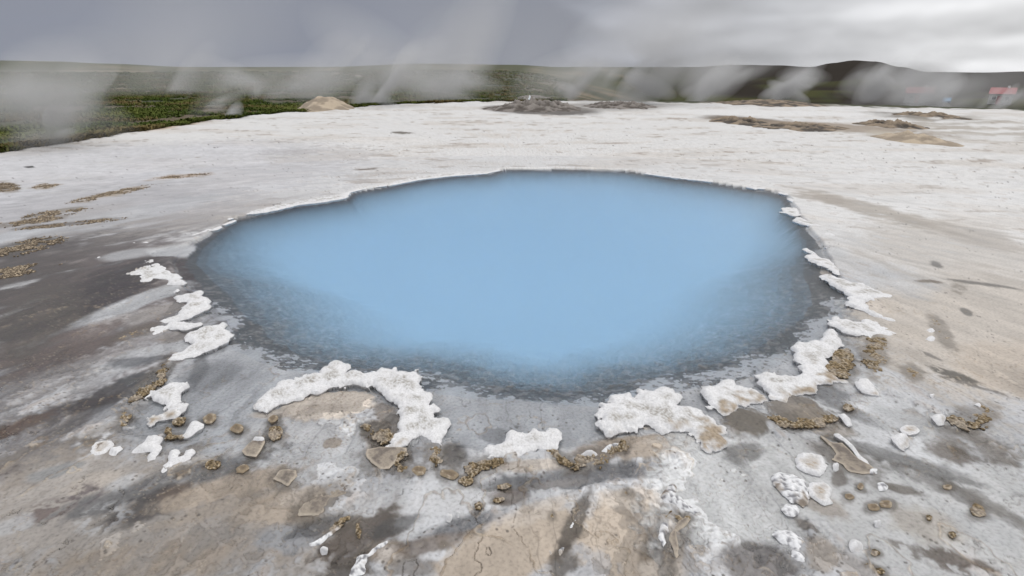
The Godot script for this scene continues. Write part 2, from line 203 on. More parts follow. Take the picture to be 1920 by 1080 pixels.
	[-4.49, -51.232, 5.522, -6.349, 0.531, 6.053, 0.348, 0.322, 0.261, 0.6, 0.31, 0.6, 0, 0, 0],
	[1.97, -2.672, 0.164, -0.227, 0.081, 0.056, 0.095, 0.079, 0.062, 0.6, 0.372, 0.7, 0, 0, 0],
	[-1.198, -1.919, 0.035, -0.074, 0.064, 0.068, 0.095, 0.079, 0.062, 0.6, 0.372, 0.7, 0, 0, 0],
	[1.524, -1.835, 0.065, 0.136, -0.085, 0.081, 0.095, 0.079, 0.062, 0.6, 0.372, 0.7, 0, 0, 0],
	[-0.135, -1.782, 0.109, -0.044, 0.017, 0.065, 0.095, 0.079, 0.062, 0.6, 0.372, 0.7, 0, 0, 0],
	[0.222, -1.837, 0.07, 0.076, -0.019, 0.034, 0.095, 0.079, 0.062, 0.6, 0.372, 0.7, 0, 0, 0],
	[0.397, -1.849, 0.16, -0.081, 0.006, 0.057, 0.095, 0.079, 0.062, 0.6, 0.372, 0.7, 0, 0, 0],
	[-0.645, -2.01, 0.102, 0.06, -0.004, 0.073, 0.095, 0.079, 0.062, 0.6, 0.372, 0.7, 0, 0, 0],
	[-0.357, -1.87, 0.032, 0.092, -0.046, 0.021, 0.095, 0.079, 0.062, 0.6, 0.372, 0.7, 0, 0, 0],
	[-0.574, -1.853, 0.122, -0.015, 0.031, 0.108, 0.095, 0.079, 0.062, 0.6, 0.372, 0.7, 0, 0, 0],
	[-0.49, -1.818, 0.018, 0.089, -0.046, 0, 0.095, 0.079, 0.062, 0.6, 0.372, 0.7, 0, 0, 0],
	[1.46, -2.11, 0.202, -0.004, -0.043, 0.082, 0.095, 0.079, 0.062, 0.6, 0.372, 0.7, 0, 0, 0],
	[2.256, -2.783, 0.185, -0.261, 0.066, 0.017, 0.095, 0.079, 0.062, 0.6, 0.372, 0.7, 0, 0, 0],
	[2.308, -2.131, 0.189, -0.058, -0.07, 0.105, 0.095, 0.079, 0.062, 0.6, 0.372, 0.7, 0, 0, 0],
	[2.884, -3.072, -0.114, 0.257, -0.089, 0.062, 0.095, 0.079, 0.062, 0.6, 0.372, 0.7, 0, 0, 0],
	[2.321, -2.548, 0.028, 0.05, -0.08, 0.085, 0.095, 0.079, 0.062, 0.6, 0.372, 0.7, 0, 0, 0],
	[-2.022, -2.453, -0.021, -0.232, 0.085, 0.071, 0.095, 0.079, 0.062, 0.6, 0.372, 0.7, 0, 0, 0],
	[-2.522, -3.038, 0.061, -0.122, 0.068, 0.079, 0.095, 0.079, 0.062, 0.6, 0.372, 0.7, 0, 0, 0],
	[-1.99, -2.033, 0.085, -0.091, 0.036, 0.037, 0.095, 0.079, 0.062, 0.6, 0.372, 0.7, 0, 0, 0],
	[-1.633, -2.008, 0.097, 0.038, 0.021, 0.053, 0.095, 0.079, 0.062, 0.6, 0.372, 0.7, 0, 0, 0],
	[0.647, -1.508, 0.063, 0.012, -0.014, 0.033, 0.095, 0.079, 0.062, 0.6, 0.372, 0.7, 0, 0, 0],
	[0.625, -1.413, 0.064, -0.131, 0.038, 0.011, 0.095, 0.079, 0.062, 0.6, 0.372, 0.7, 0, 0, 0],
	[-0.659, -1.478, 0.044, -0.044, 0.023, 0.029, 0.095, 0.079, 0.062, 0.6, 0.372, 0.7, 0, 0, 0],
	[-0.585, -1.441, 0.021, 0.059, -0.018, 0.002, 0.095, 0.079, 0.062, 0.6, 0.372, 0.7, 0, 0, 0],
	[-0.762, -1.605, 0.1, -0.101, 0.057, 0.074, 0.095, 0.079, 0.062, 0.6, 0.372, 0.7, 0, 0, 0],
	[-0.977, -1.73, 0.055, -0.032, 0.045, 0.069, 0.095, 0.079, 0.062, 0.6, 0.372, 0.7, 0, 0, 0],
	[-1.526, -2.134, 0.036, -0.031, 0.05, 0.064, 0.095, 0.079, 0.062, 0.6, 0.372, 0.7, 0, 0, 0],
	[-1.347, -2.054, 0.046, -0.008, 0.033, 0.059, 0.095, 0.079, 0.062, 0.6, 0.372, 0.7, 0, 0, 0],
	[-1.962, -2.146, 0.031, -0.022, 0.052, 0.06, 0.095, 0.079, 0.062, 0.6, 0.372, 0.7, 0, 0, 0],
	[-1.666, -2.108, 0.035, -0.029, 0.041, 0.051, 0.095, 0.079, 0.062, 0.6, 0.372, 0.7, 0, 0, 0],
	[-1.145, -2.017, 0.023, -0.055, 0.058, 0.064, 0.095, 0.079, 0.062, 0.6, 0.372, 0.7, 0, 0, 0],
	[-1.183, -1.774, 0.036, -0.019, 0.028, 0.041, 0.095, 0.079, 0.062, 0.6, 0.372, 0.7, 0, 0, 0],
	[-1.434, -1.748, 0.038, -0.015, 0.04, 0.052, 0.095, 0.079, 0.062, 0.6, 0.372, 0.7, 0, 0, 0],
	[-1.331, -1.798, 0.044, -0.015, 0.034, 0.05, 0.095, 0.079, 0.062, 0.6, 0.372, 0.7, 0, 0, 0],
	[-0.409, -1.764, 0.049, -0.002, 0.009, 0.049, 0.095, 0.079, 0.062, 0.6, 0.372, 0.7, 0, 0, 0],
	[-0.273, -1.744, 0.064, 0.017, -0.001, 0.049, 0.095, 0.079, 0.062, 0.6, 0.372, 0.7, 0, 0, 0],
	[-0.194, -1.701, 0.05, -0.007, 0.007, 0.045, 0.095, 0.079, 0.062, 0.6, 0.372, 0.7, 0, 0, 0],
	[-0.034, -1.669, 0.045, -0.01, 0.004, 0.03, 0.095, 0.079, 0.062, 0.6, 0.372, 0.7, 0, 0, 0],
	[-0.054, -1.594, 0.038, -0.006, 0.003, 0.027, 0.095, 0.079, 0.062, 0.6, 0.372, 0.7, 0, 0, 0],
	[-0.135, -1.563, 0.018, -0.026, 0.021, 0.025, 0.095, 0.079, 0.062, 0.6, 0.372, 0.7, 0, 0, 0],
	[-0.117, -1.433, 0.024, -0.002, 0.003, 0.024, 0.095, 0.079, 0.062, 0.6, 0.372, 0.7, 0, 0, 0],
	[-0.249, -1.374, 0.023, 0.001, 0.002, 0.023, 0.095, 0.079, 0.062, 0.6, 0.372, 0.7, 0, 0, 0],
	[0.157, -1.514, -0.001, 0.027, -0.018, 0.001, 0.095, 0.079, 0.062, 0.6, 0.372, 0.7, 0, 0, 0],
	[0.479, -1.631, 0.029, 0.001, -0.008, 0.033, 0.095, 0.079, 0.062, 0.6, 0.372, 0.7, 0, 0, 0],
	[1.387, -1.614, 0.026, 0.011, -0.023, 0.028, 0.095, 0.079, 0.062, 0.6, 0.372, 0.7, 0, 0, 0],
	[1.449, -1.557, 0.033, 0.008, -0.026, 0.034, 0.095, 0.079, 0.062, 0.6, 0.372, 0.7, 0, 0, 0],
	[1.509, -1.574, 0.036, 0.007, -0.028, 0.036, 0.095, 0.079, 0.062, 0.6, 0.372, 0.7, 0, 0, 0],
	[1.316, -1.345, 0.022, 0.008, -0.022, 0.025, 0.095, 0.079, 0.062, 0.6, 0.372, 0.7, 0, 0, 0],
	[1.258, -1.288, 0.021, 0.011, -0.022, 0.023, 0.095, 0.079, 0.062, 0.6, 0.372, 0.7, 0, 0, 0],
	[1.285, -1.271, 0.021, 0.01, -0.021, 0.022, 0.095, 0.079, 0.062, 0.6, 0.372, 0.7, 0, 0, 0],
	[1.467, -1.67, 0.023, -0.035, 0.024, 0.001, 0.095, 0.079, 0.062, 0.6, 0.372, 0.7, 0, 0, 0],
	[1.831, -1.667, 0.031, 0.005, -0.025, 0.029, 0.095, 0.079, 0.062, 0.6, 0.372, 0.7, 0, 0, 0],
	[1.849, -1.538, 0.01, 0.035, -0.056, 0.041, 0.095, 0.079, 0.062, 0.6, 0.372, 0.7, 0, 0, 0],
	[1.631, -1.504, 0.009, 0.015, -0.027, 0.023, 0.095, 0.079, 0.062, 0.6, 0.372, 0.7, 0, 0, 0],
	[1.658, -1.424, 0.017, 0.01, -0.028, 0.027, 0.095, 0.079, 0.062, 0.6, 0.372, 0.7, 0, 0, 0],
	[1.75, -2.224, 0.033, 0.02, -0.041, 0.053, 0.095, 0.079, 0.062, 0.6, 0.372, 0.7, 0, 0, 0],
	[-1.205, -2.13, 0.03, -0.025, 0.031, 0.047, 0.095, 0.079, 0.062, 0.6, 0.372, 0.7, 0, 0, 0],
]
const CRUSTS: Array = [
	["sinter_crust", "largest white crust, arching round a tan pond at the near edge of the blue pool", "crust", "white crusts overhanging the pool", "w", 0.05, 0.5, -1.356, -2.248, -1.365, -2.281, -1.352, -2.31, -1.33, -2.327, -1.339, -2.356, -1.328, -2.385, -1.291, -2.41, -1.297, -2.44, -1.259, -2.484, -1.202, -2.5, -1.164, -2.51, -1.108, -2.533, -1.122, -2.563, -1.091, -2.601, -1.098, -2.631, -1.069, -2.655, -1.026, -2.659, -0.99, -2.638, -0.961, -2.59, -0.948, -2.543, -0.913, -2.563, -0.883, -2.543, -0.848, -2.547, -0.824, -2.523, -0.779, -2.529, -0.766, -2.563, -0.724, -2.569, -0.691, -2.58, -0.658, -2.56, -0.609, -2.569, -0.56, -2.576, -0.54, -2.523, -0.537, -2.484, -0.509, -2.422, -0.482, -2.362, -0.474, -2.327, -0.434, -2.31, -0.422, -2.27, -0.425, -2.248, -0.393, -2.227, -0.386, -2.195, -0.393, -2.153, -0.381, -2.113, -0.323, -2.12, -0.315, -2.108, -0.329, -2.064, -0.313, -2.008, -0.343, -1.985, -0.342, -1.937, -0.367, -1.924, -0.414, -1.972, -0.475, -1.981, -0.507, -1.937, -0.55, -1.919, -0.579, -1.932, -0.575, -1.954, -0.551, -1.981, -0.549, -2.027, -0.553, -2.074, -0.573, -2.143, -0.611, -2.238, -0.665, -2.304, -0.72, -2.368, -0.772, -2.416, -0.843, -2.422, -0.889, -2.44, -0.935, -2.41, -0.984, -2.391, -1.042, -2.362, -1.103, -2.344, -1.139, -2.298, -1.187, -2.27, -1.236, -2.248, -1.253, -2.227, -1.26, -2.184, -1.296, -2.2, -1.308, -2.227, -1.337, -2.227],
	["sinter_crust", "small knobbly white crust between the two biggest crusts at the near edge", "crust", "white crusts overhanging the pool", "w", 0.045, 0.5, -0.138, -1.837, -0.107, -1.863, -0.116, -1.9, -0.103, -1.921, -0.059, -1.932, -0.031, -1.965, -0.02, -2.005, 0.006, -2.016, 0.029, -1.999, 0.052, -2.013, 0.077, -1.999, 0.101, -2.02, 0.134, -2.005, 0.159, -1.993, 0.18, -2.028, 0.211, -2.032, 0.251, -2.016, 0.25, -1.988, 0.211, -1.943, 0.201, -1.91, 0.15, -1.894, 0.078, -1.884, 0.006, -1.868, -0.058, -1.853, -0.106, -1.837],
	["sinter_crust", "big domed white crust with scalloped rim, right of centre at the near edge", "crust", "white crusts overhanging the pool", "wt", 0.06, 0.5, 0.428, -2.088, 0.448, -2.119, 0.441, -2.157, 0.451, -2.19, 0.478, -2.203, 0.479, -2.237, 0.523, -2.258, 0.542, -2.293, 0.583, -2.31, 0.628, -2.307, 0.635, -2.281, 0.657, -2.285, 0.666, -2.328, 0.721, -2.365, 0.771, -2.362, 0.827, -2.38, 0.872, -2.358, 0.895, -2.321, 0.888, -2.271, 0.87, -2.223, 0.88, -2.217, 0.909, -2.233, 0.936, -2.217, 0.945, -2.17, 0.966, -2.138, 1.008, -2.145, 1.006, -2.107, 0.989, -2.07, 1.025, -2.064, 1.035, -2.022, 1.005, -1.943, 0.967, -1.91, 0.943, -1.905, 0.933, -1.937, 0.906, -1.921, 0.913, -1.9, 0.887, -1.91, 0.877, -1.954, 0.896, -1.999, 0.868, -2.028, 0.786, -2.034, 0.717, -2.028, 0.663, -2.058, 0.6, -2.046, 0.52, -2.028, 0.455, -1.999, 0.445, -2.028],
	["sinter_crust", "white two-lobed crust with a notch, next right of the big domed crust", "crust", "white crusts overhanging the pool", "wt", 0.05, 0.5, 1.029, -2.35, 1.053, -2.375, 1.107, -2.38, 1.132, -2.433, 1.18, -2.465, 1.223, -2.46, 1.236, -2.417, 1.213, -2.38, 1.268, -2.38, 1.318, -2.401, 1.34, -2.365, 1.357, -2.325, 1.321, -2.276, 1.26, -2.266, 1.194, -2.243, 1.137, -2.197, 1.077, -2.147, 1.049, -2.183, 1.023, -2.233, 1.046, -2.291],
	["sinter_crust", "broad white crust with three round lobes and a brown apron behind it", "crust", "white crusts overhanging the pool", "wt", 0.05, 0.5, 1.39, -2.489, 1.427, -2.526, 1.473, -2.526, 1.506, -2.532, 1.526, -2.498, 1.567, -2.489, 1.632, -2.517, 1.673, -2.517, 1.703, -2.517, 1.709, -2.471, 1.684, -2.435, 1.675, -2.399, 1.652, -2.357, 1.594, -2.348, 1.514, -2.323, 1.455, -2.282, 1.418, -2.274, 1.391, -2.307, 1.385, -2.357, 1.4, -2.399, 1.381, -2.435],
	["sinter_crust", "tall leaning white crust with a crinkled brown back on the right bank", "crust", "white crusts overhanging the pool", "wt", 0.05, 0.5, 1.762, -2.836, 1.819, -2.882, 1.876, -2.882, 1.946, -2.906, 2.005, -2.961, 2.048, -2.966, 2.078, -3.04, 2.13, -3.079, 2.15, -3.04, 2.157, -3.002, 2.12, -2.929, 2.109, -2.882, 2.054, -2.836, 2.007, -2.814, 1.97, -2.759, 1.917, -2.695, 1.834, -2.613, 1.847, -2.555, 1.856, -2.498, 1.88, -2.48, 1.854, -2.462, 1.809, -2.471, 1.734, -2.444, 1.709, -2.471, 1.698, -2.545, 1.697, -2.593, 1.723, -2.633, 1.718, -2.684, 1.728, -2.737, 1.761, -2.769],
	["sinter_apron", "crinkled brown mat behind the tall leaning white crust", "crust", "brown crumbly ridges", "b", 0.022, 0.3, 2.01, -2.807, 2.065, -2.836, 2.121, -2.836, 2.096, -2.759, 2.037, -2.653, 1.974, -2.593, 1.907, -2.507, 1.871, -2.507, 1.854, -2.555, 1.844, -2.613, 1.921, -2.691, 1.973, -2.754],
	["sinter_crust", "flat lobed white crust trailing into grey on the right bank", "crust", "white crusts overhanging the pool", "w", 0.04, 0.5, 2.197, -3.185, 2.264, -3.269, 2.303, -3.261, 2.293, -3.213, 2.354, -3.221, 2.384, -3.199, 2.417, -3.172, 2.479, -3.241, 2.516, -3.221, 2.564, -3.199, 2.54, -3.145, 2.559, -3.066, 2.601, -3.04, 2.548, -2.99, 2.454, -3.015, 2.359, -2.978, 2.336, -3.015, 2.265, -3.015, 2.224, -3.066, 2.203, -3.131],
	["sinter_crust", "long white shelf curving round a tan pond on the right bank", "crust", "white crusts overhanging the pool", "w", 0.045, 0.5, 2.601, -4.04, 2.694, -4.123, 2.742, -4.061, 2.769, -3.979, 2.822, -3.92, 2.886, -3.882, 2.895, -3.806, 2.987, -3.752, 3.04, -3.646, 2.961, -3.612, 2.833, -3.646, 2.745, -3.595, 2.638, -3.513, 2.62, -3.342, 2.661, -3.269, 2.713, -3.227, 2.678, -3.185, 2.632, -3.227, 2.576, -3.313, 2.539, -3.418, 2.501, -3.497, 2.591, -3.612, 2.635, -3.595, 2.633, -3.681, 2.616, -3.844],
	["sinter_crust", "forked white shelf above the long curving shelf on the right bank", "crust", "white crusts overhanging the pool", "w", 0.04, 0.5, 2.792, -4.614, 2.874, -4.64, 2.891, -4.548, 2.954, -4.513, 2.948, -4.416, 2.939, -4.345, 2.967, -4.299, 2.927, -4.232, 2.812, -4.102, 2.8, -4.188, 2.824, -4.299, 2.775, -4.369, 2.745, -4.464],
	["sinter_crust", "thin white tongue just above the forked shelf on the right bank", "crust", "thin white ledges on the pool bank", "w", 0.035, 0.5, 2.862, -4.812, 2.932, -4.846, 2.949, -4.746, 2.939, -4.666, 2.891, -4.625, 2.865, -4.719],
	["sinter_crust", "faint white sliver inland of the thin tongue on the right bank", "crust", "thin white ledges on the pool bank", "wt", 0.025, 0.5, 3.106, -4.857, 3.205, -4.891, 3.274, -4.812, 3.23, -4.768, 3.154, -4.801],
	["sinter_crust", "wavy white ledge with a long tail on the far right bank", "crust", "thin white ledges on the pool bank", "wt", 0.04, 0.5, 3.307, -5.865, 3.417, -6.009, 3.482, -5.987, 3.456, -5.831, 3.529, -5.728, 3.636, -5.662, 3.662, -5.552, 3.614, -5.501, 3.599, -5.597, 3.474, -5.629, 3.373, -5.642, 3.328, -5.762],
	["sinter_crust", "white pair of joined plates below the wavy ledge, right bank", "crust", "thin white ledges on the pool bank", "w", 0.03, 0.5, 3.37, -5.379, 3.437, -5.421, 3.456, -5.349, 3.532, -5.361, 3.514, -5.273, 3.423, -5.232, 3.362, -5.273],
	["sinter_crust", "squarish white ledge above the wavy one on the far right bank", "crust", "thin white ledges on the pool bank", "w", 0.04, 0.5, 3.366, -6.275, 3.455, -6.396, 3.496, -6.521, 3.587, -6.581, 3.7, -6.521, 3.494, -6.083, 3.436, -6.083, 3.408, -6.181],
	["sinter_crust", "tiny white plate above the squarish ledge, far right bank", "crust", "thin white ledges on the pool bank", "w", 0.03, 0.5, 3.815, -7.02, 3.918, -7.139, 3.949, -7.069, 3.828, -6.831, 3.784, -6.849],
	["sinter_crust", "small white leaf-shaped plate second from the corner, far right bank", "crust", "thin white ledges on the pool bank", "w", 0.03, 0.5, 3.88, -7.429, 4.007, -7.572, 4.003, -7.376, 3.951, -7.271, 3.893, -7.292],
	["sinter_crust", "white double plate at the far right corner of the pool", "crust", "thin white ledges on the pool bank", "w", 0.035, 0.5, 3.585, -7.825, 3.75, -7.981, 3.793, -7.884, 3.952, -7.884, 3.914, -7.766, 3.787, -7.708, 3.657, -7.685],
	["sinter_crust", "thin white ledge along the right part of the far bank", "crust", "thin white ledges on the pool bank", "w", 0.035, 0.5, 2.32, -8.988, 2.531, -8.736, 2.965, -8.405, 3.223, -8.226, 3.278, -8.451, 2.983, -8.736, 2.613, -9.04, 2.422, -9.253],
	["sinter_crust", "feathered white crust with brown patches, uppermost on the left bank", "crust", "white crusts overhanging the pool", "wt", 0.04, 0.3, -3.723, -4.392, -3.756, -4.505, -3.709, -4.548, -3.595, -4.512, -3.469, -4.505, -3.414, -4.505, -3.358, -4.521, -3.224, -4.424, -3.199, -4.376, -3.123, -4.314, -3.039, -4.239, -2.952, -4.166, -2.885, -4.123, -2.81, -4.04, -2.801, -3.999, -2.692, -3.933, -2.691, -3.882, -2.769, -3.882, -2.825, -3.894, -2.91, -3.999, -3, -3.999, -3.017, -3.933, -3.075, -3.933, -3.195, -4.081, -3.276, -4.081, -3.367, -4.081, -3.458, -4.166, -3.531, -4.195],
	["sinter_crust", "tiny white chip between two crusts on the left bank", "crust", "thin white ledges on the pool bank", "w", 0.02, 0.5, -2.71, -3.77, -2.687, -3.794, -2.646, -3.77, -2.651, -3.734, -2.686, -3.738],
	["sinter_crust", "white crust like an open hand in the middle of the left bank", "crust", "white crusts overhanging the pool", "w", 0.045, 0.3, -2.629, -3.652, -2.569, -3.675, -2.52, -3.686, -2.516, -3.746, -2.453, -3.741, -2.43, -3.675, -2.347, -3.618, -2.291, -3.54, -2.252, -3.475, -2.23, -3.403, -2.255, -3.332, -2.293, -3.265, -2.343, -3.236, -2.425, -3.208, -2.503, -3.227, -2.45, -3.274, -2.409, -3.332, -2.435, -3.434, -2.462, -3.54, -2.531, -3.551],
	["sinter_crust", "ragged white strip above the lowest hand-shaped crust, left bank", "crust", "white crusts overhanging the pool", "w", 0.035, 0.4, -2.492, -3.127, -2.481, -3.154, -2.424, -3.154, -2.377, -3.145, -2.37, -3.199, -2.315, -3.218, -2.241, -3.19, -2.155, -3.184, -2.141, -3.145, -2.172, -3.127, -2.195, -3.083, -2.261, -3.1, -2.309, -3.1, -2.352, -3.118, -2.352, -3.066, -2.383, -3.015],
	["sinter_crust", "large white crust with two blunt fingers, lowest on the left bank", "crust", "white crusts overhanging the pool", "w", 0.045, 0.3, -2.109, -3.109, -2.071, -3.136, -2.003, -3.145, -1.992, -3.172, -1.958, -3.154, -1.942, -3.074, -1.848, -3.023, -1.832, -2.99, -1.841, -2.91, -1.876, -2.832, -1.904, -2.788, -1.953, -2.744, -2.016, -2.716, -2.069, -2.709, -2.097, -2.695, -2.094, -2.773, -2.066, -2.825, -2.043, -2.902, -2.112, -2.941, -2.156, -2.99, -2.156, -3.057, -2.113, -3.066],
	["sinter_crust", "white S-curved crust standing in grey shallows left of the big arch", "crust", "small crusts in the wet shallows", "wt", 0.045, 0.5, -1.964, -2.323, -1.952, -2.365, -1.906, -2.399, -1.868, -2.435, -1.818, -2.435, -1.793, -2.391, -1.801, -2.348, -1.762, -2.315, -1.739, -2.274, -1.743, -2.251, -1.706, -2.227, -1.693, -2.189, -1.707, -2.152, -1.743, -2.123, -1.796, -2.094, -1.822, -2.101, -1.842, -2.137, -1.779, -2.137, -1.77, -2.182, -1.846, -2.259, -1.909, -2.282],
	["sinter_crust", "leftmost oval white plate with a bluish middle in the lower left", "plate", "small crusts in the wet shallows", "r", 0.03, 0.3, -1.942, -1.88, -1.964, -1.941, -1.938, -1.963, -1.894, -1.96, -1.863, -1.929, -1.86, -1.88, -1.875, -1.856, -1.909, -1.853],
	["sinter_crust", "small leaf-shaped white plate touching the leftmost oval plate", "plate", "small crusts in the wet shallows", "w", 0.02, 0.3, -1.847, -1.868, -1.853, -1.904, -1.818, -1.913, -1.789, -1.892, -1.802, -1.856, -1.822, -1.844],
	["sinter_crust", "horseshoe white crust, third of the lower left plates", "plate", "small crusts in the wet shallows", "w", 0.035, 0.4, -1.77, -1.862, -1.754, -1.892, -1.73, -1.929, -1.725, -1.973, -1.7, -1.986, -1.66, -1.967, -1.638, -1.923, -1.611, -1.886, -1.61, -1.833, -1.628, -1.818, -1.641, -1.844, -1.644, -1.874, -1.685, -1.886, -1.718, -1.862, -1.75, -1.844],
	["sinter_crust", "heart-shaped white plate with a trailing loop in the lower left", "plate", "small crusts in the wet shallows", "w", 0.03, 0.4, -1.548, -1.749, -1.557, -1.788, -1.543, -1.816, -1.563, -1.874, -1.551, -1.888, -1.515, -1.862, -1.509, -1.839, -1.484, -1.85, -1.493, -1.88, -1.468, -1.886, -1.449, -1.862, -1.446, -1.827, -1.482, -1.793, -1.485, -1.76, -1.5, -1.723, -1.527, -1.723],
	["sinter_crust", "white-tipped hook of crust below the S-curved crust", "plate", "small crusts in the wet shallows", "w", 0.03, 0.4, -1.589, -1.986, -1.579, -2.026, -1.588, -2.087, -1.566, -2.094, -1.519, -2.073, -1.508, -2.039, -1.528, -2.006, -1.551, -1.98],
	["sinter_plate", "hexagonal tan plate with a white upper edge, lower left shallows", "plate", "small crusts in the wet shallows", "t", 0.015, 0.1, -1.246, -1.892, -1.235, -1.948, -1.221, -1.98, -1.181, -1.976, -1.167, -1.954, -1.159, -1.898, -1.161, -1.85, -1.215, -1.862],
	["sinter_plate", "white cap on the hexagonal tan plate", "plate", "small crusts in the wet shallows", "w", 0.028, 0.4, -1.233, -1.948, -1.221, -1.98, -1.181, -1.976, -1.17, -1.958, -1.195, -1.941],
	["sinter_crust", "round white crust with a brown-veined middle, right foreground", "plate", "small crusts in the wet shallows", "r", 0.04, 0.5, 1.277, -1.827, 1.324, -1.868, 1.369, -1.876, 1.395, -1.85, 1.397, -1.804, 1.378, -1.771, 1.33, -1.733, 1.297, -1.744, 1.275, -1.76, 1.265, -1.793],
	["sinter_crust", "long pitted white crust, biggest of the right foreground cluster", "plate", "small crusts in the wet shallows", "g", 0.045, 0.5, 1.101, -1.686, 1.121, -1.723, 1.176, -1.749, 1.215, -1.749, 1.235, -1.728, 1.246, -1.691, 1.23, -1.646, 1.201, -1.579, 1.17, -1.56, 1.156, -1.588, 1.13, -1.588, 1.134, -1.617, 1.114, -1.651],
	["sinter_crust", "white crust with a tan dent, right beside the long pitted crust", "plate", "small crusts in the wet shallows", "r", 0.04, 0.5, 1.238, -1.661, 1.264, -1.681, 1.306, -1.689, 1.333, -1.671, 1.334, -1.646, 1.293, -1.607, 1.29, -1.583, 1.258, -1.565, 1.24, -1.598, 1.23, -1.626],
	["sinter_crust", "small white crust below the long pitted crust", "plate", "small crusts in the wet shallows", "g", 0.035, 0.5, 1.074, -1.547, 1.111, -1.571, 1.146, -1.569, 1.145, -1.547, 1.107, -1.507, 1.084, -1.515],
	["sinter_crust", "ragged grey-white crust at the bottom right, on a brown ridge", "plate", "weathered crusts in the foreground", "g", 0.05, 0.5, 0.987, -1.423, 1.014, -1.443, 1.054, -1.443, 1.078, -1.423, 1.092, -1.387, 1.071, -1.36, 1.048, -1.353, 1.038, -1.308, 1.01, -1.305, 0.994, -1.323, 1.026, -1.36, 1.014, -1.375, 0.992, -1.391],
	["sinter_crust", "slender white bone-like crust lying on a tan plate, right foreground", "plate", "small crusts in the wet shallows", "w", 0.04, 0.2, 1.542, -1.999, 1.564, -2.002, 1.582, -1.96, 1.585, -1.91, 1.588, -1.862, 1.598, -1.827, 1.591, -1.804, 1.567, -1.804, 1.565, -1.839, 1.566, -1.88, 1.558, -1.948, 1.539, -1.98],
	["sinter_plate", "tan plate under the slender bone-like crust", "plate", "weathered crusts in the foreground", "t", 0.014, 0.2, 1.482, -1.999, 1.508, -1.948, 1.558, -1.948, 1.562, -1.833, 1.592, -1.799, 1.601, -1.765, 1.579, -1.744, 1.523, -1.746, 1.477, -1.76, 1.472, -1.804, 1.441, -1.833, 1.486, -1.868],
	["sinter_crust", "white nub at the pointed end of the tan plate", "plate", "small crusts in the wet shallows", "g", 0.035, 0.5, 1.56, -1.769, 1.585, -1.782, 1.602, -1.773, 1.591, -1.749, 1.566, -1.741, 1.552, -1.749],
	["sinter_crust", "shell-shaped white crust in the shallows at the right", "plate", "small crusts in the wet shallows", "r", 0.035, 0.4, 1.895, -2.046, 1.947, -2.078, 1.987, -2.078, 1.988, -2.046, 1.961, -2.012, 1.911, -1.997, 1.889, -2.019],
	["sinter_crust", "white-capped brown crust just below the shell-shaped one", "plate", "small crusts in the wet shallows", "wt", 0.04, 0.4, 1.808, -1.98, 1.852, -1.997, 1.883, -1.993, 1.885, -1.96, 1.854, -1.923, 1.808, -1.892, 1.792, -1.916, 1.788, -1.941],
	["sinter_crust", "small white tip at the end of the brown ridge, right of centre", "plate", "small crusts in the wet shallows", "w", 0.035, 0.4, 1.653, -2.145, 1.686, -2.155, 1.698, -2.123, 1.685, -2.08, 1.659, -2.073, 1.65, -2.101],
	["sinter_crust", "white crust with a pointed brown tail in the right shallows", "plate", "small crusts in the wet shallows", "wt", 0.04, 0.4, 1.923, -2.444, 1.978, -2.483, 2.01, -2.471, 2.007, -2.435, 2.001, -2.365, 1.988, -2.332, 1.946, -2.34, 1.908, -2.357, 1.901, -2.399],
	["sinter_crust", "small square white lump at the head of a brown thread, right foreground", "plate", "small crusts in the wet shallows", "g", 0.05, 0.3, 1.549, -1.686, 1.573, -1.694, 1.584, -1.671, 1.56, -1.646, 1.53, -1.646],
	["sinter_crust", "pale ragged crust beside a brown mat at the right edge", "plate", "small crusts in the wet shallows", "wt", 0.035, 0.4, 2.107, -2.13, 2.154, -2.152, 2.197, -2.146, 2.144, -2.087, 2.103, -2.077],
	["sinter_crust", "upper of two white pebbly caps on the right bank", "plate", "small crusts in the wet shallows", "w", 0.035, 0.4, 2.792, -3.082, 2.839, -3.107, 2.863, -3.092, 2.856, -3.053, 2.81, -3.034, 2.782, -3.043],
	["sinter_crust", "lower of two white pebbly caps on the right bank", "plate", "small crusts in the wet shallows", "w", 0.035, 0.4, 2.69, -2.95, 2.739, -2.987, 2.779, -2.987, 2.781, -2.95, 2.737, -2.914, 2.7, -2.923],
	["sinter_crust", "slim white crust with a brown seam near the right edge", "plate", "small crusts in the wet shallows", "wt", 0.03, 0.3, 2.411, -2.237, 2.444, -2.252, 2.456, -2.237, 2.454, -2.214, 2.429, -2.214],
	["sinter_crust", "long white ledge along the left part of the far bank", "crust", "thin white ledges on the pool bank", "w", 0.035, 0.3, -3.286, -6.169, -3.069, -6.275, -2.821, -6.67, -2.556, -6.822, -2.308, -7.08, -2.368, -7.464, -2.2, -7.808, -1.934, -7.929, -1.998, -8.139, -2.263, -8.054, -2.458, -7.69, -2.468, -7.355, -2.704, -7.147, -2.989, -6.917, -3.167, -6.495, -3.295, -6.328],
	["sinter_crust", "thin white ledge along the middle left of the far bank", "crust", "thin white ledges on the pool bank", "w", 0.03, 0.3, -1.925, -7.929, -1.49, -8.451, -0.999, -8.785, -0.464, -8.988, -0.212, -9.364, -0.248, -9.651, -0.527, -9.308, -1.038, -9.145, -1.553, -8.835, -1.882, -8.315],
	["sinter_crust", "longest of four white plates stepping down the left bank", "plate", "thin white ledges on the pool bank", "w", 0.03, 0.4, -3.469, -5.25, -3.469, -5.348, -3.425, -5.425, -3.395, -5.529, -3.336, -5.503, -3.339, -5.348, -3.37, -5.25, -3.432, -5.211],
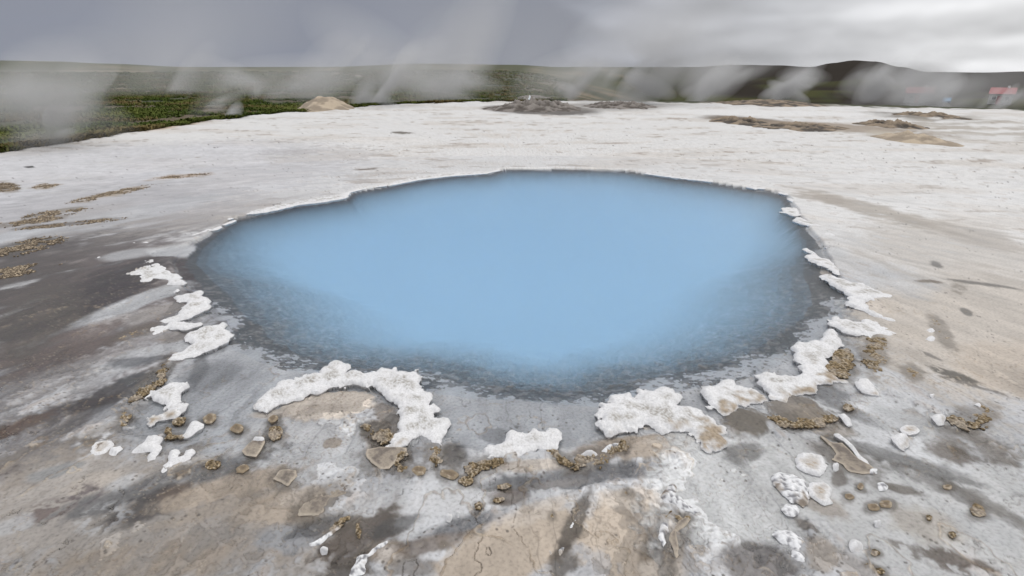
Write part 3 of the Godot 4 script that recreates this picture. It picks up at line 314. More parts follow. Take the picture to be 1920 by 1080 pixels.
	["sinter_crust", "second lowest of four white plates stepping down the left bank", "plate", "thin white ledges on the pool bank", "w", 0.03, 0.4, -3.359, -5.519, -3.36, -5.632, -3.308, -5.649, -3.259, -5.583, -3.271, -5.492, -3.313, -5.461],
	["sinter_crust", "third of four white plates stepping down the left bank", "plate", "thin white ledges on the pool bank", "w", 0.03, 0.4, -3.332, -5.693, -3.338, -5.825, -3.305, -5.914, -3.251, -5.884, -3.253, -5.778, -3.286, -5.693],
	["sinter_crust", "topmost of four white plates stepping down the left bank", "plate", "thin white ledges on the pool bank", "w", 0.03, 0.4, -3.42, -5.938, -3.399, -6.005, -3.337, -5.993, -3.356, -5.92],
	["sinter_ledge", "thin dark-edged ledge above the pale cove, left bank", "ledge", "brown crumbly ridges", "wt", 0.04, 0.3, -3.978, -4.907, -3.954, -5.008, -3.891, -5.035, -3.788, -5.003, -3.735, -5.048, -3.689, -4.981, -3.755, -4.955, -3.85, -4.955, -3.932, -4.898],
	["sinter_chip", "small pale chip at the head of the pale cove, left bank", "plate", "thin white ledges on the pool bank", "wt", 0.04, 0.3, -3.908, -4.507, -3.927, -4.571, -3.887, -4.594, -3.844, -4.541, -3.852, -4.496],
	["sinter_ridge", "golden brown crumbly ridge running left from the small knobbly crust", "ridge", "brown crumbly ridges", "b", 0.05, 0.7, -0.213, -1.755, -0.212, -1.782, -0.174, -1.799, -0.136, -1.827, -0.08, -1.839, -0.048, -1.827, -0.055, -1.793, -0.094, -1.771, -0.124, -1.749, -0.154, -1.733, -0.192, -1.733],
	["sinter_ridge", "brown crumbly ridge running down right from the small knobbly crust", "ridge", "brown crumbly ridges", "b", 0.045, 0.6, 0.159, -1.886, 0.189, -1.898, 0.219, -1.862, 0.248, -1.827, 0.272, -1.799, 0.258, -1.776, 0.23, -1.804, 0.194, -1.85],
	["sinter_ridge", "brown and white crumbly ridge joining the V below the domed crust", "ridge", "brown crumbly ridges", "b", 0.05, 0.7, 0.268, -1.793, 0.296, -1.833, 0.356, -1.856, 0.395, -1.85, 0.422, -1.868, 0.481, -1.923, 0.526, -1.941, 0.53, -1.916, 0.47, -1.862, 0.431, -1.827, 0.387, -1.799, 0.332, -1.804, 0.282, -1.782],
	["sinter_nodule", "white cap on the brown ridge, in the V below the domed crust", "nodule", "brown nodules in the shallows", "w", 0.065, 0.4, 0.311, -1.856, 0.338, -1.878, 0.367, -1.88, 0.393, -1.862, 0.379, -1.848, 0.338, -1.848],
	["sinter_nodule", "second white cap, where the brown ridge meets the domed crust", "nodule", "brown nodules in the shallows", "g", 0.065, 0.4, 0.404, -1.88, 0.439, -1.92, 0.476, -1.938, 0.519, -1.945, 0.497, -1.92, 0.46, -1.896, 0.423, -1.872],
	["sinter_ridge", "dark golden heap of crumbly mat inside the big arch", "ridge", "brown crumbly ridges", "b", 0.05, 0.7, -0.732, -2.074, -0.707, -2.06, -0.661, -2.017, -0.638, -2.05, -0.597, -2.027, -0.575, -1.981, -0.585, -1.945, -0.633, -1.954, -0.677, -1.99],
	["sinter_ridge", "brown crumbly end of the big arch, at its lower right", "ridge", "brown crumbly ridges", "b", 0.04, 0.7, -0.396, -1.928, -0.371, -1.915, -0.344, -1.928, -0.33, -1.885, -0.316, -1.82, -0.338, -1.801, -0.364, -1.828, -0.384, -1.852, -0.368, -1.877],
	["sinter_plate", "thin white-edged plate closing the foot of the big arch", "plate", "weathered crusts in the foreground", "t", 0.016, 0.2, -0.669, -1.869, -0.667, -1.902, -0.612, -1.915, -0.549, -1.915, -0.491, -1.911, -0.477, -1.869, -0.513, -1.852, -0.522, -1.812, -0.542, -1.777, -0.574, -1.777, -0.62, -1.808, -0.65, -1.84],
	["sinter_ridge", "brown rope of mat right of the thin plate in the arch", "ridge", "brown crumbly ridges", "b", 0.035, 0.6, -0.486, -1.885, -0.528, -1.868, -0.52, -1.81, -0.49, -1.755, -0.458, -1.769, -0.462, -1.786, -0.483, -1.792, -0.502, -1.815, -0.499, -1.837, -0.478, -1.869],
	["sinter_ridge", "brown crumbly ridge between the crust with three lobes and a white tip", "ridge", "brown crumbly ridges", "b", 0.035, 0.7, 1.306, -2.133, 1.325, -2.071, 1.377, -2.053, 1.451, -2.076, 1.482, -2.051, 1.565, -2.102, 1.627, -2.121, 1.643, -2.153, 1.581, -2.144, 1.511, -2.11, 1.484, -2.141, 1.397, -2.094, 1.371, -2.133, 1.324, -2.156],
	["sinter_ridge", "clumped brown ridge hanging below the flat lobed crust, right bank", "ridge", "brown crumbly ridges", "b", 0.04, 0.7, 2.349, -2.976, 2.33, -2.888, 2.355, -2.893, 2.253, -2.844, 2.196, -2.711, 2.201, -2.678, 2.179, -2.673, 2.126, -2.668, 2.1, -2.634, 2.119, -2.57, 2.23, -2.67, 2.271, -2.764, 2.27, -2.795, 2.354, -2.848, 2.428, -2.978, 2.387, -3.017],
	["sinter_ridge", "brown mat of crumbs at the right edge of the shallows", "ridge", "brown crumbly ridges", "b", 0.035, 0.7, 2.173, -2.111, 2.182, -2.063, 2.215, -2.043, 2.332, -2.077, 2.461, -2.178, 2.447, -2.23, 2.422, -2.209, 2.412, -2.171, 2.363, -2.14, 2.251, -2.09, 2.256, -2.133, 2.2, -2.139],
	["sinter_ridge", "brown crumbly seam along the pale right bank, beside two white caps", "ridge", "brown crumbly ridges", "b", 0.03, 0.7, 2.927, -3.242, 2.914, -3.158, 2.93, -3.122, 2.848, -3.046, 2.792, -2.924, 2.785, -2.883, 2.801, -2.893, 2.843, -2.958, 2.891, -3.06, 2.965, -3.141, 2.984, -3.227, 2.954, -3.269],
	["sinter_ridge", "brown broken ridge right of the pointed tail crust", "ridge", "brown crumbly ridges", "b", 0.035, 0.6, 2.304, -2.584, 2.343, -2.606, 2.372, -2.591, 2.361, -2.533, 2.314, -2.512, 2.279, -2.484, 2.276, -2.533],
	["sinter_ridge", "long brown crumbly ridge down the left shallows", "ridge", "brown crumbly ridges", "b", 0.035, 0.8, -2.092, -2.668, -2.064, -2.563, -2.009, -2.5, -2.025, -2.436, -2.034, -2.378, -2.041, -2.3, -2.023, -2.281, -1.979, -2.322, -1.963, -2.378, -1.969, -2.474, -2.011, -2.547, -2.067, -2.655],
	["sinter_ridge", "red-brown seam leading to the ragged white strip, left bank", "ridge", "brown crumbly ridges", "b", 0.025, 0.7, -2.556, -2.94, -2.495, -2.973, -2.473, -3.027, -2.473, -3.114, -2.506, -3.149, -2.519, -3.079, -2.566, -3.058, -2.583, -2.971],
	["sinter_ridge", "thin brown seam in the lower left shallows, under the ridge", "ridge", "brown crumbly ridges", "b", 0.025, 0.7, -2.04, -1.957, -1.995, -2, -1.959, -2.055, -1.92, -2.079, -1.934, -2.096, -1.981, -2.078, -2.03, -2.035, -2.054, -1.969],
	["sinter_ridge", "dark rim of brown mat beside the white-tipped hook", "ridge", "brown crumbly ridges", "b", 0.03, 0.7, -1.701, -2.039, -1.65, -1.983, -1.597, -1.969, -1.565, -1.982, -1.581, -2.006, -1.616, -2.004, -1.658, -2.029, -1.699, -2.053],
	["sinter_ridge", "jagged grey-white crust splitting the two tan flats at the bottom centre", "ridge", "weathered crusts in the foreground", "g", 0.05, 0.6, 0.278, -1.646, 0.294, -1.639, 0.315, -1.595, 0.323, -1.574, 0.3, -1.56, 0.279, -1.567, 0.281, -1.602],
	["sinter_ridge", "upper broken grey flakes in the crack between the tan flats", "ridge", "weathered crusts in the foreground", "g", 0.045, 0.6, 0.228, -1.54, 0.244, -1.54, 0.256, -1.507, 0.274, -1.487, 0.252, -1.474, 0.224, -1.455, 0.233, -1.487],
	["sinter_ridge", "small white flake low in the crack between the tan flats", "ridge", "weathered crusts in the foreground", "g", 0.04, 0.5, 0.168, -1.354, 0.181, -1.372, 0.195, -1.366, 0.188, -1.343, 0.172, -1.324, 0.166, -1.332],
	["sinter_ridge", "lone white flake left of the crack near the bottom edge", "ridge", "weathered crusts in the foreground", "g", 0.035, 0.4, 0.129, -1.357, 0.141, -1.357, 0.153, -1.34, 0.139, -1.327, 0.131, -1.338],
	["sinter_ridge", "lowest white flake in the crack at the bottom edge", "ridge", "weathered crusts in the foreground", "g", 0.035, 0.4, 0.156, -1.289, 0.165, -1.3, 0.175, -1.289, 0.173, -1.276, 0.161, -1.27],
	["sinter_ridge", "large grey-white crust like a bent arm, bottom right of centre", "ridge", "weathered crusts in the foreground", "g", 0.06, 0.5, 0.611, -1.602, 0.631, -1.639, 0.669, -1.672, 0.683, -1.665, 0.671, -1.624, 0.692, -1.602, 0.703, -1.567, 0.736, -1.553, 0.74, -1.54, 0.718, -1.523, 0.695, -1.54, 0.667, -1.553, 0.638, -1.547, 0.626, -1.581],
	["sinter_ridge", "thin white-flecked crust trailing below the bent arm", "ridge", "weathered crusts in the foreground", "g", 0.05, 0.6, 0.588, -1.481, 0.599, -1.474, 0.591, -1.443, 0.574, -1.419, 0.568, -1.389, 0.555, -1.36, 0.551, -1.389, 0.547, -1.413, 0.562, -1.449],
	["sinter_ridge", "brown rib between the bent arm and its trailing crust", "ridge", "brown crumbly ridges", "b", 0.04, 0.5, 0.602, -1.504, 0.625, -1.52, 0.643, -1.501, 0.66, -1.481, 0.695, -1.503, 0.694, -1.51, 0.666, -1.5, 0.652, -1.512, 0.631, -1.54, 0.599, -1.51],
	["sinter_ridge", "tan wave-like rib curving down from the bent arm", "ridge", "weathered crusts in the foreground", "t", 0.03, 0.2, 0.692, -1.509, 0.648, -1.488, 0.612, -1.448, 0.589, -1.406, 0.586, -1.358, 0.583, -1.304, 0.591, -1.305, 0.612, -1.362, 0.617, -1.408, 0.625, -1.438, 0.659, -1.461, 0.695, -1.498],
	["sinter_ridge", "wide grey-white slab cut off by the bottom edge", "ridge", "weathered crusts in the foreground", "g", 0.06, 0.5, -0.558, -1.252, -0.559, -1.289, -0.558, -1.327, -0.529, -1.335, -0.515, -1.338, -0.506, -1.357, -0.486, -1.377, -0.464, -1.398, -0.459, -1.389, -0.479, -1.366, -0.503, -1.346, -0.511, -1.321, -0.507, -1.289, -0.507, -1.252],
	["sinter_ridge", "blue-grey splinter on a brown ridge at the bottom left of centre", "ridge", "weathered crusts in the foreground", "g", 0.045, 0.4, -0.758, -1.383, -0.733, -1.395, -0.709, -1.413, -0.689, -1.443, -0.667, -1.468, -0.653, -1.455, -0.681, -1.419, -0.709, -1.383, -0.742, -1.366],
	["sinter_ridge", "brown crumbly ridge above the blue-grey splinter", "ridge", "brown crumbly ridges", "b", 0.04, 0.7, -0.684, -1.438, -0.655, -1.459, -0.641, -1.482, -0.626, -1.492, -0.634, -1.509, -0.656, -1.505, -0.683, -1.49, -0.695, -1.449],
	["sinter_ridge", "short brown prong right of the crumbly ridge at the bottom", "ridge", "brown crumbly ridges", "b", 0.035, 0.7, -0.6, -1.474, -0.595, -1.442, -0.576, -1.406, -0.57, -1.407, -0.576, -1.444, -0.593, -1.475],
	["sinter_ridge", "looped brown rim of a dried pond at the bottom left of centre", "ridge", "brown crumbly ridges", "t", 0.025, 0.3, -0.843, -1.54, -0.845, -1.574, -0.82, -1.609, -0.782, -1.624, -0.78, -1.668, -0.75, -1.699, -0.701, -1.707, -0.678, -1.684, -0.67, -1.639, -0.683, -1.588, -0.737, -1.588, -0.751, -1.533, -0.782, -1.516, -0.83, -1.52],
	["sinter_ridge", "dark rimmed oval at the tip of a long tan tongue, lower left", "ridge", "brown crumbly ridges", "t", 0.02, 0.3, -1.024, -1.715, -1.016, -1.763, -0.984, -1.771, -0.946, -1.763, -0.933, -1.73, -0.946, -1.676, -0.989, -1.699],
	["sinter_nodule", "oval brown nodule above the white-tipped hook", "nodule", "brown nodules in the shallows", "r2", 0.03, 0.3, -1.501, -2.149, -1.493, -2.132, -1.493, -2.117, -1.491, -2.098, -1.505, -2.092, -1.522, -2.091, -1.54, -2.104, -1.551, -2.121, -1.564, -2.137, -1.56, -2.152, -1.556, -2.165, -1.549, -2.18, -1.53, -2.173, -1.512, -2.167],
	["sinter_nodule", "brown oval nodule right of the white-tipped hook", "nodule", "brown nodules in the shallows", "r2", 0.03, 0.3, -1.321, -2.062, -1.312, -2.047, -1.315, -2.034, -1.32, -2.023, -1.334, -2.022, -1.348, -2.025, -1.361, -2.034, -1.377, -2.044, -1.382, -2.061, -1.378, -2.073, -1.376, -2.088, -1.361, -2.089, -1.346, -2.083, -1.333, -2.073],
	["sinter_nodule", "small lumpy brown nodule left of the S-curved crust", "nodule", "brown nodules in the shallows", "b", 0.03, 0.3, -1.943, -2.16, -1.929, -2.144, -1.925, -2.127, -1.93, -2.116, -1.939, -2.111, -1.952, -2.109, -1.97, -2.119, -1.982, -2.136, -1.992, -2.151, -1.995, -2.164, -1.995, -2.176, -1.987, -2.182, -1.974, -2.181, -1.959, -2.17],
	["sinter_nodule", "brown clot just below the S-curved crust", "nodule", "brown nodules in the shallows", "b", 0.03, 0.3, -1.645, -2.129, -1.637, -2.114, -1.634, -2.098, -1.638, -2.084, -1.65, -2.078, -1.662, -2.076, -1.676, -2.079, -1.688, -2.09, -1.697, -2.103, -1.698, -2.118, -1.693, -2.13, -1.683, -2.137, -1.671, -2.138, -1.657, -2.14],
	["sinter_nodule", "golden three-lobed nodule above the hexagonal plate", "nodule", "brown nodules in the shallows", "b", 0.035, 0.3, -1.129, -2.051, -1.114, -2.032, -1.111, -2.009, -1.107, -1.986, -1.117, -1.974, -1.128, -1.961, -1.146, -1.969, -1.161, -1.986, -1.173, -2.005, -1.184, -2.027, -1.187, -2.052, -1.175, -2.063, -1.161, -2.067, -1.145, -2.069],
	["sinter_nodule", "ringed brown oval right of the heart-shaped plate", "nodule", "brown nodules in the shallows", "r2", 0.03, 0.3, -1.16, -1.784, -1.152, -1.775, -1.159, -1.765, -1.165, -1.758, -1.172, -1.747, -1.185, -1.752, -1.199, -1.752, -1.204, -1.764, -1.212, -1.774, -1.211, -1.785, -1.202, -1.793, -1.192, -1.8, -1.179, -1.801, -1.167, -1.794],
	["sinter_nodule", "soft golden nodule touching the heart-shaped plate", "nodule", "brown nodules in the shallows", "b", 0.02, 0.3, -1.409, -1.755, -1.398, -1.74, -1.403, -1.729, -1.408, -1.721, -1.417, -1.714, -1.432, -1.719, -1.448, -1.727, -1.461, -1.74, -1.466, -1.755, -1.465, -1.767, -1.459, -1.774, -1.451, -1.78, -1.436, -1.776, -1.42, -1.771],
	["sinter_nodule", "soft brown nodule between the heart-shaped plate and the ringed oval", "nodule", "brown nodules in the shallows", "b", 0.02, 0.3, -1.301, -1.812, -1.296, -1.797, -1.298, -1.783, -1.302, -1.77, -1.318, -1.771, -1.331, -1.77, -1.345, -1.776, -1.356, -1.785, -1.363, -1.798, -1.368, -1.814, -1.358, -1.823, -1.345, -1.827, -1.331, -1.825, -1.316, -1.821],
	["sinter_nodule", "dark brown nodule below the foot of the big arch", "nodule", "brown nodules in the shallows", "r2", 0.03, 0.3, -0.379, -1.764, -0.38, -1.753, -0.384, -1.741, -0.398, -1.738, -0.412, -1.733, -0.423, -1.744, -0.435, -1.752, -0.445, -1.764, -0.437, -1.776, -0.432, -1.786, -0.42, -1.791, -0.407, -1.791, -0.392, -1.788, -0.38, -1.778],
	["sinter_nodule", "brown curled nodule between the arch and the golden ridge", "nodule", "brown nodules in the shallows", "r2", 0.03, 0.3, -0.23, -1.734, -0.236, -1.724, -0.244, -1.714, -0.263, -1.712, -0.283, -1.721, -0.3, -1.73, -0.313, -1.742, -0.314, -1.755, -0.315, -1.768, -0.3, -1.773, -0.282, -1.771, -0.263, -1.771, -0.249, -1.759, -0.233, -1.748],
	["sinter_nodule", "small brown nodule under the golden ridge", "nodule", "brown nodules in the shallows", "b", 0.03, 0.3, -0.163, -1.704, -0.164, -1.693, -0.17, -1.683, -0.184, -1.679, -0.197, -1.673, -0.21, -1.678, -0.22, -1.687, -0.229, -1.696, -0.225, -1.708, -0.216, -1.718, -0.205, -1.725, -0.19, -1.726, -0.177, -1.722, -0.163, -1.717],
	["sinter_nodule", "wide low nodule, highest of two in the brown stain", "nodule", "brown nodules in the shallows", "b", 0.03, 0.3, -0.001, -1.676, -0.007, -1.668, -0.015, -1.662, -0.025, -1.655, -0.039, -1.653, -0.052, -1.653, -0.061, -1.658, -0.059, -1.665, -0.061, -1.672, -0.052, -1.678, -0.041, -1.682, -0.029, -1.684, -0.015, -1.687, -0.011, -1.68],
	["sinter_nodule", "lower of two flat nodules in the brown stain", "nodule", "brown nodules in the shallows", "b", 0.03, 0.3, -0.03, -1.597, -0.035, -1.591, -0.041, -1.586, -0.048, -1.582, -0.058, -1.581, -0.069, -1.58, -0.075, -1.585, -0.079, -1.591, -0.074, -1.597, -0.071, -1.604, -0.06, -1.606, -0.051, -1.607, -0.039, -1.608, -0.031, -1.604],
	["sinter_nodule", "lone brown nodule in the grey film", "nodule", "brown nodules in the shallows", "b", 0.025, 0.3, -0.12, -1.563, -0.121, -1.555, -0.124, -1.546, -0.131, -1.544, -0.137, -1.547, -0.144, -1.546, -0.148, -1.555, -0.148, -1.563, -0.151, -1.572, -0.144, -1.577, -0.139, -1.581, -0.132, -1.585, -0.126, -1.579, -0.12, -1.573],
	["sinter_nodule", "white bead set on the dark film", "nodule", "brown nodules in the shallows", "w", 0.03, 0.3, -0.233, -1.501, -0.232, -1.494, -0.237, -1.49, -0.241, -1.484, -0.247, -1.485, -0.253, -1.488, -0.257, -1.494, -0.26, -1.501, -0.256, -1.507, -0.256, -1.515, -0.251, -1.518, -0.245, -1.515, -0.239, -1.514, -0.234, -1.509],
	["sinter_nodule", "small white bead right of the larger bead", "nodule", "brown nodules in the shallows", "w", 0.02, 0.3, -0.203, -1.517, -0.205, -1.513, -0.207, -1.51, -0.209, -1.507, -0.213, -1.507, -0.217, -1.508, -0.22, -1.512, -0.22, -1.517, -0.22, -1.522, -0.218, -1.525, -0.215, -1.528, -0.211, -1.527, -0.208, -1.525, -0.204, -1.522],
	["sinter_nodule", "golden ringed nodule at the edge of the tan flat", "nodule", "brown nodules in the shallows", "r2", 0.03, 0.3, -0.104, -1.433, -0.106, -1.428, -0.109, -1.424, -0.113, -1.42, -0.119, -1.423, -0.125, -1.423, -0.129, -1.427, -0.13, -1.433, -0.128, -1.438, -0.124, -1.442, -0.12, -1.445, -0.115, -1.445, -0.111, -1.442, -0.106, -1.439],
	["sinter_nodule", "golden dot below the dark band", "nodule", "brown nodules in the shallows", "b", 0.02, 0.3, -0.236, -1.374, -0.238, -1.369, -0.241, -1.365, -0.245, -1.363, -0.25, -1.363, -0.255, -1.366, -0.259, -1.369, -0.26, -1.374, -0.259, -1.378, -0.258, -1.383, -0.254, -1.387, -0.248, -1.384, -0.243, -1.383, -0.239, -1.379],
	["sinter_nodule", "white pebble on the brown mat, bottom left of centre", "nodule", "brown nodules in the shallows", "w", 0.025, 0.3, -0.671, -1.357, -0.668, -1.35, -0.668, -1.344, -0.672, -1.339, -0.677, -1.339, -0.683, -1.337, -0.69, -1.339, -0.695, -1.345, -0.698, -1.352, -0.697, -1.358, -0.694, -1.363, -0.689, -1.366, -0.682, -1.363, -0.677, -1.361],
	["sinter_nodule", "little brown nodule on the left tan flat", "nodule", "brown nodules in the shallows", "b", 0.02, 0.3, 0.165, -1.515, 0.165, -1.508, 0.162, -1.503, 0.158, -1.502, 0.155, -1.503, 0.151, -1.504, 0.149, -1.509, 0.15, -1.515, 0.15, -1.52, 0.153, -1.524, 0.156, -1.527, 0.16, -1.527, 0.162, -1.524, 0.166, -1.52],
	["sinter_nodule", "brown nodule on the upper edge of the right tan flat", "nodule", "brown nodules in the shallows", "r2", 0.02, 0.3, 0.494, -1.631, 0.492, -1.623, 0.486, -1.617, 0.479, -1.613, 0.473, -1.615, 0.467, -1.618, 0.462, -1.623, 0.462, -1.631, 0.466, -1.64, 0.472, -1.645, 0.479, -1.647, 0.486, -1.647, 0.492, -1.646, 0.495, -1.639],
	["sinter_nodule", "brown almond-shaped nodule in the right foreground", "nodule", "brown nodules in the shallows", "r2", 0.03, 0.3, 1.403, -1.607, 1.396, -1.602, 1.388, -1.6, 1.379, -1.598, 1.373, -1.601, 1.368, -1.606, 1.37, -1.614, 1.373, -1.62, 1.378, -1.627, 1.387, -1.628, 1.396, -1.63, 1.402, -1.626, 1.405, -1.62, 1.408, -1.614],
	["sinter_nodule", "left of two ringed brown nodules, right foreground", "nodule", "brown nodules in the shallows", "r2", 0.03, 0.3, 1.473, -1.555, 1.465, -1.546, 1.452, -1.54, 1.441, -1.54, 1.431, -1.54, 1.427, -1.545, 1.425, -1.552, 1.429, -1.56, 1.434, -1.57, 1.446, -1.576, 1.457, -1.575, 1.467, -1.575, 1.473, -1.57, 1.472, -1.563],
	["sinter_nodule", "right of two ringed brown nodules, right foreground", "nodule", "brown nodules in the shallows", "r2", 0.03, 0.3, 1.532, -1.571, 1.526, -1.562, 1.514, -1.555, 1.501, -1.555, 1.491, -1.556, 1.481, -1.559, 1.484, -1.569, 1.486, -1.577, 1.493, -1.586, 1.506, -1.593, 1.518, -1.593, 1.528, -1.592, 1.534, -1.587, 1.538, -1.58],
	["sinter_nodule", "white-topped brown bump below the two ringed nodules", "nodule", "brown nodules in the shallows", "wt", 0.03, 0.3, 1.424, -1.469, 1.416, -1.464, 1.409, -1.46, 1.401, -1.457, 1.396, -1.46, 1.389, -1.461, 1.392, -1.467, 1.391, -1.472, 1.397, -1.478, 1.405, -1.482, 1.413, -1.483, 1.421, -1.484, 1.423, -1.479, 1.422, -1.474],
	["sinter_nodule", "brown pyramid-like lump with a pale cap at the lower right", "nodule", "brown nodules in the shallows", "wt", 0.05, 0.3, 1.281, -1.355, 1.268, -1.347, 1.255, -1.339, 1.241, -1.337, 1.233, -1.344, 1.228, -1.352, 1.23, -1.362, 1.235, -1.373, 1.246, -1.383, 1.259, -1.393, 1.271, -1.389, 1.282, -1.386, 1.287, -1.378, 1.287, -1.367],
	["sinter_nodule", "brown pebble right of the pyramid-like lump", "nodule", "brown nodules in the shallows", "b", 0.03, 0.3, 1.329, -1.339, 1.322, -1.335, 1.315, -1.332, 1.308, -1.331, 1.302, -1.332, 1.3, -1.337, 1.299, -1.343, 1.305, -1.349, 1.31, -1.355, 1.318, -1.359, 1.326, -1.36, 1.328, -1.355, 1.334, -1.352, 1.334, -1.346],
	["sinter_nodule", "dark pebble near the bottom edge, right", "nodule", "brown nodules in the shallows", "b", 0.03, 0.3, 1.271, -1.28, 1.264, -1.275, 1.257, -1.275, 1.25, -1.275, 1.244, -1.277, 1.242, -1.282, 1.242, -1.288, 1.245, -1.295, 1.253, -1.299, 1.26, -1.302, 1.267, -1.3, 1.272, -1.298, 1.276, -1.293, 1.272, -1.287],
	["sinter_nodule", "right pebble of the pair at the bottom edge, right", "nodule", "brown nodules in the shallows", "b", 0.03, 0.3, 1.297, -1.264, 1.29, -1.261, 1.283, -1.259, 1.277, -1.259, 1.271, -1.261, 1.269, -1.266, 1.269, -1.272, 1.272, -1.278, 1.28, -1.281, 1.287, -1.284, 1.295, -1.285, 1.298, -1.281, 1.301, -1.276, 1.302, -1.27],
	["sinter_nodule", "small round nodule above the slender crust's tan plate", "nodule", "brown nodules in the shallows", "wt", 0.035, 0.3, 1.44, -1.781, 1.436, -1.772, 1.428, -1.765, 1.42, -1.762, 1.412, -1.76, 1.408, -1.764, 1.41, -1.772, 1.414, -1.781, 1.421, -1.789, 1.428, -1.798, 1.435, -1.799, 1.444, -1.803, 1.447, -1.798, 1.445, -1.789],
	["sinter_nodule", "ringed nodule left of the square white lump", "nodule", "brown nodules in the shallows", "r2", 0.025, 0.3, 1.481, -1.67, 1.473, -1.663, 1.466, -1.655, 1.458, -1.651, 1.452, -1.652, 1.451, -1.658, 1.451, -1.663, 1.454, -1.67, 1.46, -1.677, 1.467, -1.682, 1.476, -1.69, 1.483, -1.69, 1.485, -1.685, 1.483, -1.677],
	["sinter_nodule", "brown oval nodule near the right edge", "nodule", "brown nodules in the shallows", "r2", 0.03, 0.3, 1.849, -1.664, 1.841, -1.658, 1.832, -1.653, 1.822, -1.653, 1.815, -1.654, 1.81, -1.657, 1.81, -1.663, 1.812, -1.669, 1.818, -1.677, 1.829, -1.679, 1.838, -1.681, 1.846, -1.681, 1.852, -1.678, 1.855, -1.672],
	["sinter_nodule", "bushy brown clump near the right edge", "nodule", "brown nodules in the shallows", "b", 0.03, 0.3, 1.86, -1.516, 1.843, -1.51, 1.827, -1.502, 1.821, -1.512, 1.815, -1.519, 1.819, -1.532, 1.827, -1.545, 1.839, -1.557, 1.853, -1.566, 1.87, -1.576, 1.879, -1.569, 1.884, -1.56, 1.882, -1.546, 1.871, -1.532],
	["sinter_nodule", "brown bump on the long curved seam, right", "nodule", "brown nodules in the shallows", "b", 0.03, 0.3, 1.636, -1.497, 1.63, -1.493, 1.623, -1.489, 1.621, -1.493, 1.616, -1.494, 1.619, -1.5, 1.621, -1.506, 1.626, -1.513, 1.633, -1.517, 1.639, -1.517, 1.644, -1.517, 1.645, -1.513, 1.647, -1.508, 1.642, -1.502],
	["sinter_nodule", "brown bump halfway down the curved seam, right", "nodule", "brown nodules in the shallows", "b", 0.03, 0.3, 1.663, -1.415, 1.656, -1.412, 1.648, -1.409, 1.643, -1.41, 1.638, -1.412, 1.642, -1.419, 1.646, -1.426, 1.652, -1.432, 1.659, -1.436, 1.665, -1.437, 1.673, -1.439, 1.676, -1.435, 1.675, -1.429, 1.67, -1.421],
	["sinter_nodule", "brown bar-shaped nodule below the three-lobed crust", "nodule", "brown nodules in the shallows", "b", 0.03, 0.3, 1.773, -2.211, 1.76, -2.2, 1.746, -2.195, 1.734, -2.194, 1.725, -2.199, 1.72, -2.209, 1.722, -2.223, 1.732, -2.235, 1.743, -2.245, 1.755, -2.257, 1.766, -2.253, 1.775, -2.248, 1.782, -2.239, 1.774, -2.225],
	["sinter_nodule", "tiny pale nodule in the right shallows", "nodule", "brown nodules in the shallows", "wt", 0.03, 0.3, 2.273, -2.309, 2.263, -2.302, 2.254, -2.298, 2.247, -2.298, 2.239, -2.297, 2.24, -2.304, 2.241, -2.312, 2.246, -2.32, 2.253, -2.329, 2.263, -2.333, 2.271, -2.334, 2.28, -2.335, 2.28, -2.327, 2.275, -2.318],
	["sinter_nodule", "brown ringed lump with little beads at the arch's left tip", "nodule", "brown nodules in the shallows", "r2", 0.025, 0.3, -1.187, -2.144, -1.181, -2.133, -1.182, -2.121, -1.185, -2.11, -1.192, -2.102, -1.203, -2.099, -1.213, -2.109, -1.223, -2.115, -1.23, -2.127, -1.228, -2.14, -1.225, -2.151, -1.217, -2.159, -1.205, -2.158, -1.194, -2.154],
]
const GRAVEL: Array = [
	[-5.616, -5.825, 0.253, -0.244, 0.125, 0.139, 1500],
	[-5.745, -7.355, 0.168, -0.559, 0.133, 0.175, 2100],
	[-5.628, -6.222, 0.214, -0.22, 0.133, 0.156, 1350],
	[-5.53, -8.687, 0.323, -0.212, 0.088, 0.145, 780],
	[-7.162, -7.848, 0.13, -0.088, 0.138, 0.16, 540],
	[-7.651, -7.729, 0.21, 0, 0.285, 0.313, 900],
	[-5.026, -5.71, 0.424, -0.236, 0.064, 0.079, 1260],
	[-4.827, -4.851, 0.159, -0.264, 0.187, 0.198, 2700],
	[-4.347, -4.145, 0.133, -0.08, 0.121, 0.127, 1050],
	[-4.276, -4.277, 0.185, -0.113, 0.061, 0.067, 600],
]
const MOUNDS: Array = [
	["sinter_mound", "pale tan dome of sinter at the edge of the green meadow", -9.037, -26.347, 1.35, 2.2, 0.519, 1, 0, 0.15],
	["vent_mound", "dark crusted mound with a boiling fountain in its crater", 1.169, -26.347, 2.597, 2.6, 0.338, 0, 0.5, 0.8],
	["vent_mound", "grey low mound in the mist right of the boiling fountain", 5.525, -28.069, 2.486, 2.5, 0.249, 0, 0.2, 0.6],
	["sinter_mound", "small dark hump in the mist behind the fountain", 1.837, -47.106, 1.929, 4, 0.23, 0, 0, 0.3],
	["sinter_mound", "rusty brown hummock at the left end of the far brown ridge", 7.943, -18.773, 1.028, 1.6, 0.112, 2, 0, 1.2],
	["sinter_mound", "long brown bank in the middle of the far white flat", 9.109, -16.881, 1.687, 1.5, 0.084, 2, 0, 1.2],
	["sinter_mound", "brown bank at the right end of the far ridge", 12.251, -17.409, 1.043, 1.5, 0.122, 2, 0, 1.2],
	["sinter_mound", "pale rounded mound below the right end of the brown ridge", 10.176, -13.447, 0.746, 1.4, 0.136, 1, 0, 0.6],
	["sinter_mound", "flat olive-brown rise in front of the far hills", 14.662, -31.108, 3.36, 4, 0.214, 2, 0, 0.3],
	["sinter_mound", "broken dark bank in front of the right hand steam", 16.636, -21.663, 1.181, 2, 0.129, 2, 0, 0.9],
]
const SPOUT: Array[float] = [0.912, -28.069]
